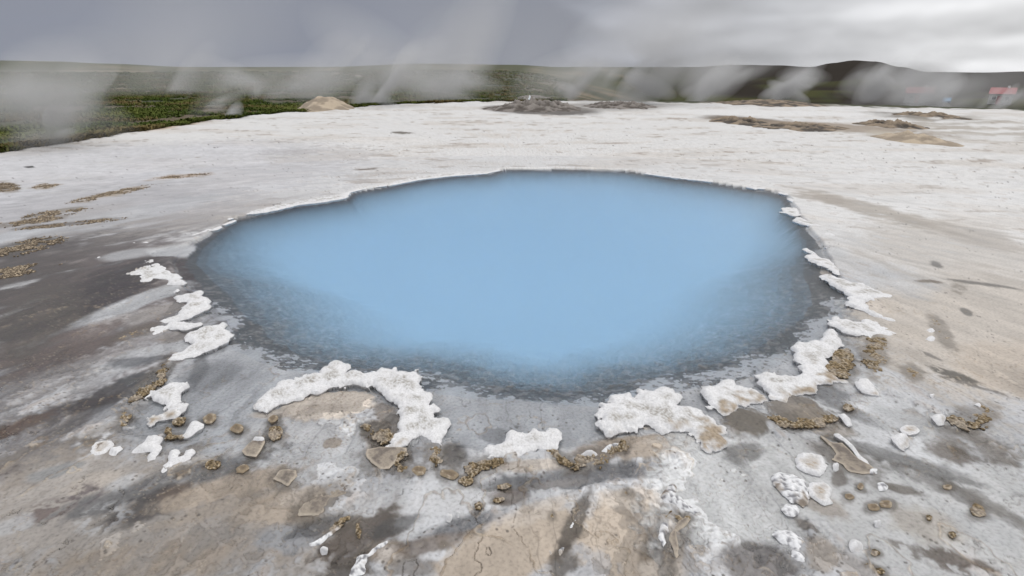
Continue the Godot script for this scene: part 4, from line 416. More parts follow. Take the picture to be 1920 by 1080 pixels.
const HOUSES: Array = [
	["house", "red-roofed house half hidden by steam, left of the blue car", 110.326, -148.503, 5.6, -0.55],
	["house", "red-roofed house nearest the right edge, in front of the dark hill", 126.744, -141.548, 4.6, -0.75],
]
const CAR: Array[float] = [109.127, -136.808]
const STEAM: Array = [
	["broad dense steam cloud over the meadow at the left edge", -11.183, -12.804, 1.132, 1.997, 0.4, 0.8, 8, 0.8],
	["thin wisp of steam over the meadow, right of the dense cloud", -11.149, -21.253, 1.326, 1.768, 0.7, 0.6, 4, 0.8],
	["faint veil of steam drifting over the far left hillside", -38.4, -58.528, 2.07, 14.608, 0.4, 0.5, 3, 0.8],
	["dense white plume rising behind the tan dome", -8.181, -30.937, 2.735, 3.861, 0.35, 1, 8, 0.8],
	["drifting tail of the plume behind the tan dome", -18.061, -46.624, 1.94, 7.273, 0.5, 0.5, 3, 0.9],
	["low veil of steam between the tan dome and the boiling fountain", -4.016, -45.824, 1.906, 8.578, 0.2, 0.65, 4, 0.7],
	["steam plume just right of the boiling fountain", 4.247, -37.762, 2.16, 5.891, 0.25, 0.9, 4, 0.8],
	["tallest steam plume, in the middle of the horizon", 7.774, -33.099, 3.442, 5.508, 0.15, 0.95, 5, 0.8],
	["steam plume between the tallest one and the dark hills", 14.46, -39.432, 2.05, 5.331, 0.2, 0.9, 4, 0.8],
	["white plume in front of the dark hills, left of the hill top", 19.374, -39.505, 1.643, 3.287, 0.4, 0.9, 5, 0.7],
	["dense billowing plume in front of the hill top", 25.447, -38.32, 2.391, 3.387, 0.6, 1.1, 8, 0.7],
	["low bank of steam in front of the two houses", 37.878, -49.084, 1.429, 6.126, 0.4, 0.9, 6, 0.8],
	["small plume at the right edge below the nearer house", 28.038, -31.271, 0.781, 1.626, 0.3, 0.8, 4, 0.8],
]

func numbered(called: String) -> String:
	num[called] = num.get(called, -1) + 1
	return called if num[called] == 0 else "%s_%03d" % [called, num[called]]

func tag(o: Node, label := "", category := "", group := "", kind := "") -> Node:
	if label: o.set_meta("label", label)
	if category: o.set_meta("category", category)
	if group: o.set_meta("group", group)
	if kind: o.set_meta("kind", kind)
	return o

func put(called: String, mesh: Mesh, material: Material, parent: Node = self, at := Vector3.ZERO) -> MeshInstance3D:
	var o := MeshInstance3D.new()
	o.name = numbered(called) if parent == self else called
	o.mesh = mesh
	o.material_override = material
	o.position = at
	parent.add_child(o, true)
	return o

func base(called: String, at: Vector3, turn := 0.0) -> Node3D:
	var o := Node3D.new()
	o.name = numbered(called)
	o.position = at
	o.rotation.y = turn
	add_child(o, true)
	return o

func noise(n: FastNoiseLite, kind: int, freq: float, oct: int, sd: int) -> void:
	n.seed = sd
	n.noise_type = kind
	n.frequency = freq
	n.fractal_type = FastNoiseLite.FRACTAL_FBM if oct > 1 else FastNoiseLite.FRACTAL_NONE
	n.fractal_octaves = oct

func grain(freq: float, oct: int, sd: int, stops: Array, size := 512) -> NoiseTexture2D:
	var n := FastNoiseLite.new()
	noise(n, FastNoiseLite.TYPE_SIMPLEX_SMOOTH, freq, oct, sd)
	var t := NoiseTexture2D.new()
	t.width = size
	t.height = size
	t.seamless = true
	t.noise = n
	var g := Gradient.new()
	g.offsets = PackedFloat32Array(range(stops.size()).map(func(k): return float(k) / (stops.size() - 1)))
	g.colors = PackedColorArray(stops.map(func(v): return Color(v, v, v)))
	t.color_ramp = g
	return t

func dull(color: Color, rough := 0.8) -> StandardMaterial3D:
	var m := StandardMaterial3D.new()
	m.albedo_color = color.linear_to_srgb()
	m.roughness = rough
	return m

func ground_material(rough: float, bump_cm: float, tile: float, sd: int) -> StandardMaterial3D:
	var m := dull(Color.WHITE, rough)
	m.vertex_color_use_as_albedo = true
	m.metallic_specular = 0.24
	m.uv1_triplanar = true
	m.uv1_world_triplanar = true
	m.uv1_scale = Vector3.ONE / tile
	m.albedo_texture = grain(0.03, 6, sd, [0.80, 0.95, 1.0, 1.0])
	m.heightmap_enabled = true
	m.heightmap_texture = grain(0.02, 6, sd + 1, [0.0, 1.0])
	m.heightmap_scale = bump_cm
	return m

func _ready() -> void:
	rng.seed = 11
	noise(n_lo, FastNoiseLite.TYPE_SIMPLEX_SMOOTH, 0.55, 3, 3)
	noise(n_md, FastNoiseLite.TYPE_SIMPLEX_SMOOTH, 2.6, 4, 5)
	noise(n_hi, FastNoiseLite.TYPE_SIMPLEX_SMOOTH, 14.0, 4, 8)
	noise(n_st, FastNoiseLite.TYPE_SIMPLEX_SMOOTH, 1.0, 3, 13)
	noise(n_bub, FastNoiseLite.TYPE_CELLULAR, 17.0, 1, 21)
	n_bub.cellular_return_type = FastNoiseLite.RETURN_DISTANCE
	noise(n_dot, FastNoiseLite.TYPE_CELLULAR, 19.0, 1, 31)
	n_dot.cellular_return_type = FastNoiseLite.RETURN_DISTANCE

	var cam := Camera3D.new()
	cam.fov = 58.7
	cam.position = EYE
	cam.rotation_degrees.x = -22.6
	cam.near = 0.05
	cam.far = 6000.0
	add_child(cam)
	var env := Environment.new()
	env.background_mode = Environment.BG_SKY
	env.tonemap_mode = Environment.TONE_MAPPER_LINEAR
	env.tonemap_exposure = 1.12
	env.sdfgi_enabled = true
	env.ssao_enabled = true
	env.ssil_enabled = true
	env.volumetric_fog_enabled = true
	env.volumetric_fog_density = 0.0
	env.sky = Sky.new()
	env.sky.sky_material = overcast_sky()
	var we := WorldEnvironment.new()
	we.environment = env
	add_child(we)
	var sun := DirectionalLight3D.new()
	sun.light_energy = 0.3
	sun.light_angular_distance = 30.0
	sun.light_color = Color(1.0, 0.97, 0.93)
	sun.shadow_enabled = true
	add_child(sun)
	sun.look_at_from_position(Vector3(2.2, 9, -2.0), Vector3.ZERO)

	M.ground = ground_material(0.36, 0.06, 0.35, 40)
	M.ground.metallic_specular = 0.42
	M.dry = ground_material(0.75, 0.08, 0.35, 44)
	M.sinter = ground_material(0.7, 0.12, 0.2, 50)
	M.mat = ground_material(0.8, 0.4, 0.12, 60)
	print("ground ", Time.get_ticks_msec())
	make_ground()
	print("water ", Time.get_ticks_msec())
	make_water()
	print("hills ", Time.get_ticks_msec())
	make_hills()
	print("crusts ", Time.get_ticks_msec())
	for d in CRUSTS:
		crust(d)
	print("far ", Time.get_ticks_msec())
	make_meadow()
	make_gravel()
	make_mounds()
	make_houses()
	make_steam()
	print("done ", Time.get_ticks_msec())

func overcast_sky() -> PanoramaSkyMaterial:
	var W := 1024
	var H := 512
	var n := FastNoiseLite.new()
	noise(n, FastNoiseLite.TYPE_SIMPLEX_SMOOTH, 0.9, 5, 77)
	var img := Image.create(W, H, false, Image.FORMAT_RGBF)
	for j in H:
		var el := (0.5 - (j + 0.5) / H) * PI
		for i in W:
			if el < -0.03:
				img.set_pixel(i, j, Color(0.5, 0.5, 0.52))
				continue
			var az := (i + 0.5) / W * TAU
			var up := maxf(sin(el), 0.0)
			var side := 0.5 + 0.5 * sin(az - 0.2)      # the cloud is thinner to the right
			var p := Vector2(sin(az), -cos(az)) * cos(el) / (up + 0.3)
			var roll := n.get_noise_3d(p.x * 0.9, p.y * 0.9, 3.0)
			var band := n.get_noise_3d(sin(az) * 3.2, -cos(az) * 3.2, el * 24.0 + roll * 0.6)
			var lum := lerpf(0.20, 0.68, smoothstep(0.30, 0.80, side + roll * 0.08))
			lum = lerpf(lum, 1.22, smoothstep(0.16, 0.72, up))
			lum *= 1.0 + band * lerpf(0.4, 0.8, smoothstep(0.5, 0.85, side)) * (1.0 - 0.6 * smoothstep(0.3, 0.8, up)) + 0.18 * roll
			lum *= 1.0 + 0.25 * smoothstep(0.6, 0.95, side) * (1.0 - smoothstep(0.0, 0.06, up))
			var blue := lerpf(0.15, 0.0, smoothstep(0.25, 0.75, side)) * (1.0 - smoothstep(0.2, 0.7, up)) + 0.012
			img.set_pixel(i, j, Color(lum * (1.0 - blue), lum * (1.0 - blue * 0.6), lum * (1.0 + blue * 0.6)))
	var m := PanoramaSkyMaterial.new()
	m.panorama = ImageTexture.create_from_image(img)
	return m

# ---------------------------------------------------------------- ground
func poly_distance(p: Vector2, q: PackedVector2Array) -> float:
	# signed distance to a closed outline, positive inside
	var best := 1e9
	var inside := false
	var a := q[q.size() - 1]
	for b in q:
		var e := b - a
		var f := p - a
		var t := clampf(f.dot(e) / e.length_squared(), 0.0, 1.0)
		best = minf(best, (f - e * t).length_squared())
		if (a.y > p.y) != (b.y > p.y) and p.x < e.x * (p.y - a.y) / e.y + a.x:
			inside = not inside
		a = b
	return sqrt(best) if inside else -sqrt(best)

var sdf := PackedFloat32Array()
const SDF_LO := Vector2(-4.2, -10.6)
const SDF_STEP := 0.05
const SDF_W := 170
const SDF_H := 180
func make_sdf() -> void:
	var q := PackedVector2Array()
	for k in POOL.size() / 2:
		q.append(Vector2(POOL[2 * k], POOL[2 * k + 1]))
	sdf.resize(SDF_W * SDF_H)
	for j in SDF_H:
		for i in SDF_W:
			sdf[j * SDF_W + i] = poly_distance(SDF_LO + Vector2(i, j) * SDF_STEP, q)

func pool_distance(x: float, z: float) -> float:
	var u := (x - SDF_LO.x) / SDF_STEP
	var v := (z - SDF_LO.y) / SDF_STEP
	if u < 0.0 or v < 0.0 or u >= SDF_W - 1.001 or v >= SDF_H - 1.001:
		return -1.0
	var i := int(u)
	var j := int(v)
	u -= i
	v -= j
	var k := j * SDF_W + i
	return lerpf(lerpf(sdf[k], sdf[k + 1], u), lerpf(sdf[k + SDF_W], sdf[k + SDF_W + 1], u), v)

func pool_depth(s: float, x: float, z: float) -> float:
	# the near bed falls gently, the far bank steeply
	var far := smoothstep(-4.2, -6.8, z)
	var gentle := 0.37 * s + 0.12 * s * s
	return minf(1.35, lerpf(gentle, 1.1 * s + 0.35 * smoothstep(0.0, 0.25, s), far))

func bank_radius(az: float) -> float:
	# how far the pale sinter reaches before meadow or heath begins, by direction
	for k in range(0, BANK.size() - 2, 2):
		if az < BANK[k + 2]:
			return lerpf(BANK[k + 1], BANK[k + 3], clampf((az - BANK[k]) / (BANK[k + 2] - BANK[k]), 0.0, 1.0))
	return BANK[BANK.size() - 1]

func bank_height(r: float) -> float:
	return 0.004 + 0.018 * smoothstep(3.0, 6.0, r) + 0.05 * smoothstep(9.5, 16.0, r)

func far_height(az: float, r: float) -> float:
	var left := 1.0 - smoothstep(-0.02, 0.3, az)
	var h := 9.0 * smoothstep(45.0, 330.0, r) * left
	h -= 5.2 * smoothstep(30.0, 115.0, r) * (1.0 - left)
	h -= 0.35 * smoothstep(bank_radius(az), bank_radius(az) + 2.5, r) * left
	return h

var angles := PackedFloat32Array()
var radii := PackedFloat32Array()

func make_ground() -> void:
	make_sdf()
	var fine := deg_to_rad(0.1)
	var a := -deg_to_rad(63.0)
	while a < deg_to_rad(63.0):
		angles.append(a)
		a += fine
	while a < deg_to_rad(297.0):
		angles.append(a)
		a += deg_to_rad(1.5)
	angles.append(deg_to_rad(297.0))
	var r := 0.02
	while r < 150.0:
		radii.append(r)
		r += maxf(0.0046, (r * r + 2.56) / 1.6 * 0.00195) * (0.66 if r > 0.9 else 8.0) if r < 40.0 else r * 0.06
	radii.append(152.0)
	var NA := angles.size()
	var NR := radii.size()
	var N := NA * NR
	var pos := PackedVector3Array()
	var col := PackedColorArray()
	var v_st := PackedFloat32Array()
	var v_md := PackedFloat32Array()
	var v_hi := PackedFloat32Array()
	var v_s2 := PackedFloat32Array()
	pos.resize(N)
	col.resize(N)
	v_st.resize(N)
	v_md.resize(N)
	v_hi.resize(N)
	v_s2.resize(N)
	var sin_a := PackedFloat32Array()
	var cos_a := PackedFloat32Array()
	for t in angles:
		sin_a.append(sin(t))
		cos_a.append(cos(t))
	var grey := Color(0.29, 0.295, 0.31)
	var pale := Color(0.43, 0.435, 0.45)
	var gravel_bed := Color(0.08, 0.083, 0.088)
	var shelf := Color(0.36, 0.375, 0.40)
	var heath := Color(0.045, 0.05, 0.024)
	var soil := Color(0.10, 0.078, 0.05)
	for j in NR:
		r = radii[j]
		for i in NA:
			var k := j * NA + i
			var x := r * sin_a[i]
			var z := -r * cos_a[i]
			var sx := x - STREAK_AT.x
			var sz := z - STREAK_AT.y
			var rho := sqrt(sx * sx + sz * sz) + 0.01
			sx /= rho
			sz /= rho
			var st := n_st.get_noise_3d(sx * 16.0, sz * 16.0, rho * 0.55)
			var s2 := n_st.get_noise_3d(sx * 62.0, sz * 62.0, rho * 2.6 + 40.0)
			var lo := n_lo.get_noise_2d(x, z)
			var md := n_md.get_noise_2d(x, z)
			var hi := n_hi.get_noise_2d(x, z)
			var keep := 1.0 - smoothstep(2.5, 7.0, r)
			hi *= keep
			s2 *= 1.0 - smoothstep(9.0, 20.0, r)
			md *= 1.0 - smoothstep(11.0, 26.0, r)
			v_st[k] = st
			v_md[k] = md
			v_hi[k] = hi
			v_s2[k] = s2
			var c: Color
			var y := 0.0
			if r < 60.0:
				var far := smoothstep(4.0, 7.5, r)
				c = grey.lerp(pale, clampf(0.5 + st * 0.9 + lo * 0.4, 0.0, 1.0)).lerp(WHITE, far * (1.0 - 0.35 * smoothstep(-0.1, 0.5, st)))
				if r > 5.0:
					var wash := n_lo.get_noise_2d(x * 0.35 + z * 0.05, z * 0.9)
					c = c.lerp(Color(0.46, 0.435, 0.41), far * 0.75 * smoothstep(0.0, 0.4, wash + 0.5 * st))
					var dash := n_st.get_noise_2d(x * 0.8 + 60.0, z * 2.6)
					c = c.lerp(Color(0.22, 0.18, 0.145), far * 0.6 * smoothstep(0.36, 0.60, dash + 0.35 * wash + 0.2 * st) * (1.0 - smoothstep(20.0, 34.0, r)))
				var speck := smoothstep(0.30, 0.55, s2 * 0.9 + md * 0.4) * 0.55
				c = c.lerp(Color(0.26, 0.22, 0.19), speck)
				y = bank_height(r) + 0.0035 * md + 0.0025 * s2 + 0.0008 * hi
				y += (lo * 0.06 + absf(st) * 0.04 + s2 * 0.012) * smoothstep(10.0, 28.0, r)
				var edge := pool_distance(x, z)
				if edge > -0.5:
					var s := edge + 0.03 * md + 0.006 * hi
					var near := smoothstep(-4.4, -3.2, z)
					if s < 0.0:
						var lip := smoothstep(-0.42, -0.02, s) * near * (1.0 - smoothstep(2.0, 2.6, absf(x)) * 0.5)
						y = lerpf(y, -0.035, lip)
						c = c.lerp(shelf, lip * 0.85)
						y = lerpf(y, -0.03, smoothstep(-0.05, 0.0, s))
					else:
						y = -0.03 - pool_depth(s, x, z) + (0.05 * md + 0.035 * hi) * smoothstep(0.05, 0.5, s)
						# a bed of dark gravel with a ragged outline, strewn with paler stones
						if s + (0.26 * hi + 0.22 * md) * near > 0.10 * near:
							c = gravel_bed.lerp(Color(0.19, 0.19, 0.19), smoothstep(0.10, 0.25, hi + 0.3 * s2) * 0.8)
						else:
							c = shelf
			else:
				c = WHITE
			var az := angles[i] if angles[i] < PI else angles[i] - TAU
			if r > 8.0:
				var bank := bank_radius(az)
				var over := r - bank * (1.0 + 0.05 * md + 0.05 * lo)
				if over > -0.5:
					var g := smoothstep(-0.4, 0.6, over)
					var veg := heath.lerp(soil, smoothstep(0.0, 0.45, n_lo.get_noise_2d(x * 0.12, z * 0.12) + lo * 0.3))
					if az < 0.3:
						veg = veg.lerp(Color(0.20, 0.155, 0.105), 0.8 * smoothstep(45.0, 75.0, r) * smoothstep(0.05, 0.4, n_lo.get_noise_2d(x * 0.05, z * 0.05)) * smoothstep(0.3, 0.1, az))
					c = c.lerp(veg, g)
				y += far_height(az, r)
			pos[k] = Vector3(x, y, z)
			col[k] = c
	print("vertices ", N, " rows ", NR, " columns ", NA)
	print("features ", Time.get_ticks_msec())
	for f in MATTER:
		var cx: float = f[0]
		var cz: float = f[1]
		var ux: float = f[2]
		var uz: float = f[3]
		var vx: float = f[4]
		var vz: float = f[5]
		var det := ux * vz - uz * vx
		var tint := Color(f[6], f[7], f[8])
		var strong: float = f[9]
		var soft: float = f[10]
		var warp: float = f[11]
		var patch := int(f[12])
		var th: float = f[13]
		var dh: float = f[14]
		var reach := 1.0 + soft + warp * 0.5
		# range of rows and columns that the ellipse can touch
		var r0 := 1e9
		var r1 := 0.0
		var a0 := 9.0
		var a1 := -9.0
		for s in 24:
			var t := TAU * s / 24.0
			var ex := cx + (ux * cos(t) + vx * sin(t)) * reach
			var ez := cz + (uz * cos(t) + vz * sin(t)) * reach
			r0 = minf(r0, sqrt(ex * ex + ez * ez))
			r1 = maxf(r1, sqrt(ex * ex + ez * ez))
			a0 = minf(a0, atan2(ex, -ez))
			a1 = maxf(a1, atan2(ex, -ez))
		var i0 := maxi(0, angles.bsearch(a0) - 2)
		var i1 := mini(NA, angles.bsearch(a1) + 2)
		var j0 := maxi(0, radii.bsearch(r0) - 2)
		var j1 := mini(NR, radii.bsearch(r1) + 2)
		for j in range(j0, j1):
			for i in range(i0, i1):
				var k := j * NA + i
				var p := pos[k]
				var px := p.x - cx
				var pz := p.z - cz
				var u := (px * vz - pz * vx) / det
				var v := (ux * pz - uz * px) / det
				var q := sqrt(u * u + v * v)
				if q > reach or p.y < -0.06:
					continue
				q += warp * (v_md[k] * 0.55 + v_hi[k] * 0.6 + v_s2[k] * 0.45)
				var m := strong * (1.0 - smoothstep(1.0 - soft, 1.0 + soft, q))
				if patch == 1:
					m *= smoothstep(th - 0.12, th + 0.22, v_st[k] * 0.7 + v_s2[k] * 0.5 + v_md[k] * 0.25)
				elif patch == 2:
					m *= smoothstep(th - 0.05, th + 0.15, v_s2[k] * 0.5 + v_hi[k] * 0.6)
				if m <= 0.001:
					continue
				col[k] = col[k].lerp(tint, m)
				if dh != 0.0:
					pos[k].y = lerpf(p.y, dh, m * 0.8)
	print("finish ", Time.get_ticks_msec())
	# mottling of the matter: dark dots, pale crumbs, thin mineral seams
	for k in N:
		var p := pos[k]
		var rr := p.x * p.x + p.z * p.z
		if rr > 400.0 or p.y < -0.06:
			continue
		var c := col[k]
		var near := 1.0 - smoothstep(8.0, 40.0, rr)
		var line := 0.0
		if near > 0.0:
			var gate := n_lo.get_noise_2d(p.x * 1.3 + 50.0, p.z * 1.3)
			var s0 := absf(n_md.get_noise_2d(p.x * 0.55 + 30.0, p.z * 0.55) + 0.12 * v_hi[k])
			var s1 := absf(v_st[k] * 0.8 + 0.35 * v_md[k] + 0.05 * v_hi[k] - 0.16)
			line = maxf((1.0 - smoothstep(0.004, 0.020, s0)) * smoothstep(0.0, 0.2, gate), (1.0 - smoothstep(0.005, 0.022, s1)) * smoothstep(0.0, 0.2, -gate)) * near
			c = c.lerp(Color(0.19, 0.135, 0.08).lerp(Color(0.42, 0.35, 0.26), smoothstep(-0.2, 0.3, v_hi[k])), line * 0.45)
			var s2 := absf(n_md.get_noise_2d(p.x * 0.9 - 12.0, p.z * 0.5 + 7.0) + 0.10 * v_hi[k] - 0.05)
			var crack := (1.0 - smoothstep(0.003, 0.010, s2)) * smoothstep(0.05, 0.2, n_lo.get_noise_2d(p.x * 1.1 - 20.0, p.z * 1.1)) * near
			c = c.lerp(Color(0.10, 0.08, 0.06), crack * 0.35)
			pos[k].y -= 0.006 * crack
			var sx := p.x - STREAK_AT.x
			var sz := p.z - STREAK_AT.y
			var rho := sqrt(sx * sx + sz * sz)
			var flow := absf(n_st.get_noise_3d(sx / rho * 34.0 + 5.0, sz / rho * 34.0, rho * 0.45 + 0.3 * v_md[k]))
			c = c.lerp(c * 0.62, (1.0 - smoothstep(0.008, 0.045, flow)) * 0.7 * smoothstep(-0.25, 0.15, gate + 0.5 * v_hi[k]) * near)
			c.a = 1.0
			# thin flakes of crust, one broken sheet on the other: each ends in a small ledge and has a tone of its own
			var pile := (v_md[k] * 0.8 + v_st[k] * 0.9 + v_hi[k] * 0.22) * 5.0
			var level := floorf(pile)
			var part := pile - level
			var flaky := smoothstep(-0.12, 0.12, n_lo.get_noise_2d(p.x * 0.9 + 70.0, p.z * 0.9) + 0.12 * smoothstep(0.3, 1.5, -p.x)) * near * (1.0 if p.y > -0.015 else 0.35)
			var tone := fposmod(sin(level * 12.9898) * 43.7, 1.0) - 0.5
			c = c * (1.0 + 0.34 * tone * flaky)
			c = c.lerp(Color(0.36, 0.31, 0.25), (1.0 - smoothstep(0.02, 0.07, part)) * flaky * 0.35)
			c = c.lerp(Color(0.14, 0.10, 0.062), smoothstep(0.90, 0.97, part) * flaky * 0.5 * smoothstep(-0.2, 0.2, v_hi[k]))  # contact shade painted in dark brown along the foot of each ledge
			pos[k].y += 0.003 * (level + smoothstep(0.0, 0.10, part)) * flaky
			p = pos[k]
			c.a = 1.0
			# crumbs of the same matter gather beside the rims
			var crumbs := smoothstep(0.30, 0.5, v_hi[k] + 0.35 * v_md[k]) * smoothstep(-0.1, 0.3, v_st[k] + 0.3 * gate) * near
			c = c.lerp(Color(0.13, 0.10, 0.075), crumbs * 0.3)
		var dot := n_dot.get_noise_2d(p.x, p.z)
		if dot < -0.84:
			c = c.lerp(Color(0.06, 0.05, 0.042), smoothstep(-0.84, -0.93, dot) * 0.8 * smoothstep(0.25, 0.4, v_md[k] + 0.5 * v_hi[k]))
		c = c * clampf(1.0 + 0.06 * v_hi[k] + 0.24 * v_s2[k] + 0.16 * v_st[k] + 0.06 * v_md[k], 0.5, 1.3)
		c.a = 1.0
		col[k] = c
		pos[k].y = p.y + line * 0.005 + 0.0012 * v_hi[k] * near
	# normals from neighbours, then triangles
	var nor := PackedVector3Array()
	nor.resize(N)
	for j in NR:
		for i in NA:
			var e := pos[j * NA + mini(i + 1, NA - 1)] - pos[j * NA + maxi(i - 1, 0)]
			var f := pos[mini(j + 1, NR - 1) * NA + i] - pos[maxi(j - 1, 0) * NA + i]
			nor[j * NA + i] = e.cross(f).normalized()
	var split := radii.bsearch(11.0)
	for half in 2:
		var j0 := 0 if half == 0 else split
		var j1 := split if half == 0 else NR - 1
		var idx := PackedInt32Array()
		idx.resize((NA - 1) * (j1 - j0) * 6)
		var w := 0
		for j in range(j0, j1):
			for i in NA - 1:
				var k := (j - j0) * NA + i
				idx[w] = k
				idx[w + 1] = k + NA
				idx[w + 2] = k + 1
				idx[w + 3] = k + 1
				idx[w + 4] = k + NA
				idx[w + 5] = k + NA + 1
				w += 6
		var from := j0 * NA
		var to := (j1 + 1) * NA
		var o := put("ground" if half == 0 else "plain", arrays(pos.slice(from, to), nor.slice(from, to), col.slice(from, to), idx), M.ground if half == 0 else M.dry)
		tag(o, "", "", "", "structure")

func arrays(pos: PackedVector3Array, nor: PackedVector3Array, col: PackedColorArray, idx: PackedInt32Array) -> ArrayMesh:
	# front faces run clockwise; turn round what does not
	for t in range(0, idx.size(), 3):
		var a := pos[idx[t]]
		if (pos[idx[t + 1]] - a).cross(pos[idx[t + 2]] - a).dot(nor[idx[t]]) > 0.0:
			var s := idx[t + 1]
			idx[t + 1] = idx[t + 2]
			idx[t + 2] = s
	var d := []
	d.resize(Mesh.ARRAY_MAX)
	d[Mesh.ARRAY_VERTEX] = pos
	d[Mesh.ARRAY_NORMAL] = nor
	if col.size():
		d[Mesh.ARRAY_COLOR] = col
	d[Mesh.ARRAY_INDEX] = idx
	var m := ArrayMesh.new()
	m.add_surface_from_arrays(Mesh.PRIMITIVE_TRIANGLES, d)
	return m

func make_water() -> void:
	var m := StandardMaterial3D.new()
	m.albedo_color = Color(1, 1, 1, 0.0)
	m.refraction_enabled = true
	m.refraction_scale = 0.013
	m.roughness = 0.04
	m.uv1_triplanar = true
	m.uv1_world_triplanar = true
	m.uv1_scale = Vector3.ONE * 0.9
	m.heightmap_enabled = true
	m.heightmap_texture = grain(0.03, 4, 90, [0.0, 1.0], 512)
	m.heightmap_scale = 0.22
	var st := PlaneMesh.new()
	st.size = Vector2(11.0, 11.0)
	var water := put("water", st, m, self, Vector3(0, 0, -5.9))
	tag(water, "", "", "", "structure")
	# milky silt wells up in the middle: domed veils, one below the other, that meet the floor near the banks
	var y := -0.05
	for k in 18:
		var silt := dull(Color(0.45, 0.73, 1.0), 1.0)
		silt.metallic_specular = 0.0
		silt.transparency = BaseMaterial3D.TRANSPARENCY_ALPHA
		silt.albedo_color.a = 0.075 + 0.14 * k / 17.0     # heavier silt hangs deeper
		var pos := PackedVector3Array()
		var nor := PackedVector3Array()
		var idx := PackedInt32Array()
		var N := 40
		for j in N:
			for i in N:
				var u := i / (N - 1.0) * 2.0 - 1.0
				var v := j / (N - 1.0) * 2.0 - 1.0
				var swirl := 0.05 * n_lo.get_noise_3d(u * 2.5, k * 0.25, v * 2.5)
				pos.append(Vector3(u * 3.7, y - 0.08 * (u * u + v * v) + swirl, v * 4.0))
				nor.append(Vector3.UP)
				if i and j:
					var q := j * N + i
					idx.append_array([q, q - 1, q - N, q - 1, q - N - 1, q - N])
		var o := put("suspended_silt", arrays(pos, nor, PackedColorArray(), idx), silt, water, Vector3(0.15, 0.0, -0.4))
		tag(o, "", "", "", "stuff")
		y -= 0.058 + 0.0022 * k

func make_hills() -> void:
	var pos := PackedVector3Array()
	var nor := PackedVector3Array()
	var col := PackedColorArray()
	var idx := PackedInt32Array()
	var NA := 420
	var NR := 60
	for j in NR:
		for i in NA:
			var az := lerpf(-1.5, 1.5, i / (NA - 1.0))
			var t := j / (NR - 1.0)
			var r := lerpf(130.0, 1500.0, t * t)
			var crest := CREST[CREST.size() - 1]
			for k in range(0, CREST.size() - 2, 2):
				if az < CREST[k + 2]:
					crest = lerpf(CREST[k + 1], CREST[k + 3], smoothstep(0.0, 1.0, clampf((az - CREST[k]) / (CREST[k + 2] - CREST[k]), 0.0, 1.0)))
					break
			var rc := lerpf(340.0, 620.0, smoothstep(-0.1, 0.4, az))
			var top := crest * rc + EYE.y
			var h0 := far_height(az, 150.0) - 1.2
			var x := r * sin(az)
			var z := -r * cos(az)
			var rough := n_lo.get_noise_2d(x * 0.03, z * 0.03)
			var h := lerpf(h0, top, smoothstep(130.0, rc, r)) if r < rc else lerpf(top, top * 0.5 - 20.0, smoothstep(rc, 1500.0, r))
			h += rough * 1.5 * smoothstep(140.0, 220.0, r) * (1.0 - smoothstep(rc * 0.6, rc * 0.9, r))
			pos.append(Vector3(x, h, z))
			nor.append(Vector3.UP)
			var right := smoothstep(0.1, 0.4, az)
			var c := Color(0.060, 0.066, 0.036).lerp(Color(0.024, 0.021, 0.018), right)
			c = c.lerp(Color(0.055, 0.058, 0.024), smoothstep(0.0, 0.4, rough) * (1.0 - smoothstep(220.0, 420.0, r)) * 0.8)
			c = c.lerp(Color(0.20, 0.16, 0.11), smoothstep(0.1, 0.45, n_lo.get_noise_2d(x * 0.05 + 7.0, z * 0.05)) * (1.0 - right) * 0.7)
			col.append(c)
			if i and j:
				var k := j * NA + i
				idx.append_array([k, k - 1, k - NA, k - 1, k - NA - 1, k - NA])
	for j in NR:
		for i in NA:
			var e := pos[j * NA + mini(i + 1, NA - 1)] - pos[j * NA + maxi(i - 1, 0)]
			var f := pos[mini(j + 1, NR - 1) * NA + i] - pos[maxi(j - 1, 0) * NA + i]
			var n := e.cross(f).normalized()
			nor[j * NA + i] = n if n.y > 0.0 else -n
	var m := dull(Color.WHITE, 1.0)
	m.vertex_color_use_as_albedo = true
	m.metallic_specular = 0.1
	tag(put("hills", arrays(pos, nor, col, idx), m), "", "", "", "structure")

